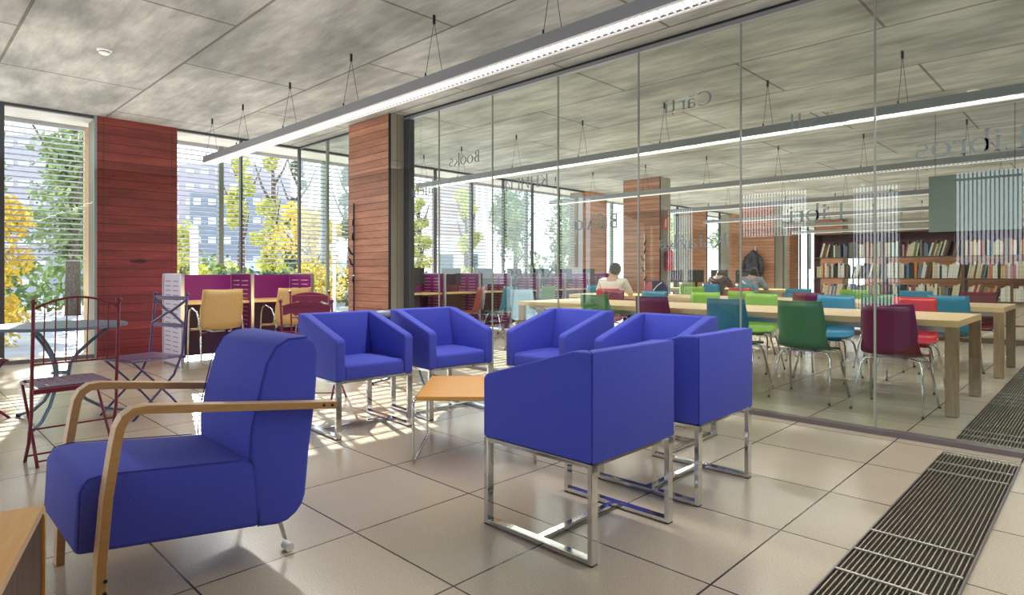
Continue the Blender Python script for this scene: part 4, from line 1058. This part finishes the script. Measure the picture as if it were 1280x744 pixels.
M['bgrey'] = mat('grey_facade', (0.33, 0.32, 0.36), .9); M['bwin'] = mat('facade_glass', (0.55, 0.60, 0.70), .3); M['bwin_d'] = mat('dark_facade_glass', (0.12, 0.16, 0.20), .3)
M['bpink'] = mat('mauve_brick_facade', (0.36, 0.27, 0.26), .9); M['bwhite'] = mat('white_facade', (0.78, 0.77, 0.75), .9); M['bblue'] = mat('pale_wall', (0.48, 0.56, 0.66), .9); M['slatew'] = mat('slate_facade', (0.20, 0.24, 0.30), .9)
building('grey apartment block with pale window bands beyond the left window', -49.5, 7.8, D + .0, 3.9, 6, 9.6, M['bgrey'], M['bwin'], 4, 8, None, .7, .3)
building('wide mauve-grey apartment block beyond the carrel windows', -56.5, 21.5, D, 8.5, 8, 10.2, M['bgrey'], M['bwin'], 7, 8, None, .55, .35)
building('lower grey block in front of the wide apartment block', -47.5, 19.2, D, 5.4, 5, 7.0, M['slatew'], M['bwin'], 5, 5, None, .5, .35)
building('mauve brick tower with three pale windows seen through the glass', -30.6, 26.0, D, 2.6, 3, 7.6, M['bpink'], M['bwin'], 1, 6, None, .5, .28)
building('small white house with a framed window seen below the mauve tower', -22.9, 19.9, D, 2.3, 3, 2.95, M['bwhite'], M['bwin_d'], 2, 1, None, .55, .33)
building('low pale blue wall building across the street', -33.0, 16.5, D - .1, 13, 3, 1.9, M['bblue'], M['bwin_d'], 4, 1, None, .3, .3)
o = MB().tube([(0, 0, 0), (0, 0, 2.45)], 0.10, 12).build('white_pole', M['pole_white'], smooth=False); o.location = (-17.1, 5.67, -0.15); tag(o, 'thick white pole standing outside beyond the carrel', 'pole')
o = MB().tube([(0, 0, 0), (0, 0, 2.45)], 0.04, 10).build('white_pole', M['pole_white'], smooth=False); o.location = (-12.6, 7.15, -0.15); tag(o, 'thin white pole outside the window corner by the golden tree', 'pole')

# ------------------------------------------------------------------ light
w = bpy.data.worlds.new('sky'); scene.world = w; w.use_nodes = True; n = w.node_tree.nodes; l = w.node_tree.links
bg = n['Background']; bg.inputs[1].default_value = 3.0
tc = n.new('ShaderNodeTexCoord'); sp = n.new('ShaderNodeSeparateXYZ'); rp = n.new('ShaderNodeValToRGB')
rp.color_ramp.elements[0].position = 0.0; rp.color_ramp.elements[0].color = (0.84, 0.91, 1.0, 1); rp.color_ramp.elements[1].position = 0.6; rp.color_ramp.elements[1].color = (0.75, 0.86, 1.0, 1)
l.new(tc.outputs['Generated'], sp.inputs[0]); l.new(sp.outputs[2], rp.inputs[0]); l.new(rp.outputs[0], bg.inputs[0])
sd = bpy.data.lights.new('sun', 'SUN'); sd.energy = 26.0; sd.angle = 0.007; sd.color = (1.0, 0.95, 0.86)
so = bpy.data.objects.new('sun', sd); COL.objects.link(so)
el = math.radians(23.6); dv = Vector((0.963 * math.cos(el), -0.27 * math.cos(el), -math.sin(el)))
so.rotation_euler = dv.to_track_quat('-Z', 'Y').to_euler()
def area(name, loc, size, sy, e, rot=(0, 0, 0), col=(1, 0.97, 0.92)):
    a = bpy.data.lights.new(name, 'AREA'); a.shape = 'RECTANGLE'; a.size = size; a.size_y = sy; a.energy = e; a.color = col
    o = bpy.data.objects.new(name, a); COL.objects.link(o); o.location = loc; o.rotation_euler = rot
    return o
for i, (y, e) in enumerate([(3.06, 115), (6.57, 100), (10.1, 90), (13.6, 90), (17.1, 90), (20.6, 90), (24.1, 90)]):
    area('lamp_light', (-2.8, y, 2.56), 11.0, 0.12, e)

for nm, y0, y1, k in (('lounge_ceiling_fill', -3.9, 4.7, 1.0), ('reading_ceiling_fill', 4.9, 25.0, 1.25)):  # added unseen fill lights that brighten the ceiling, stronger toward the windows
    for x0, x1, f_ in ((-9.4, -6.5, 2.3), (-6.5, -3.6, 1.5), (-3.6, -0.6, 0.95), (-0.6, 3.0, 0.8)):
        area(nm, ((x0 + x1) / 2, (y0 + y1) / 2, 2.45), x1 - x0, y1 - y0, (x1 - x0) * (y1 - y0) * f_ * k, (PI, 0, 0), (1, 0.99, 0.96))
# ------------------------------------------------------------------ camera
cd = bpy.data.cameras.new('camera'); co = bpy.data.objects.new('camera', cd); COL.objects.link(co)
cd.sensor_width = 36; cd.lens = 768 / 1280 * 36; cd.shift_y = -31.5 / 1280; cd.clip_start = 0.02; cd.clip_end = 400
co.location = (0, 0, 1.11); co.rotation_euler = (PI / 2, 0, D)
scene.camera = co
scene.view_settings.view_transform = 'Standard'
scene.view_settings.exposure = 0.32
scene.cycles.use_denoising = True
scene.cycles.max_bounces = 10; scene.cycles.transparent_max_bounces = 24; scene.cycles.diffuse_bounces = 5; scene.cycles.glossy_bounces = 5
scene.cycles.sample_clamp_indirect = 6.0
scene.cycles.caustics_reflective = False; scene.cycles.caustics_refractive = False
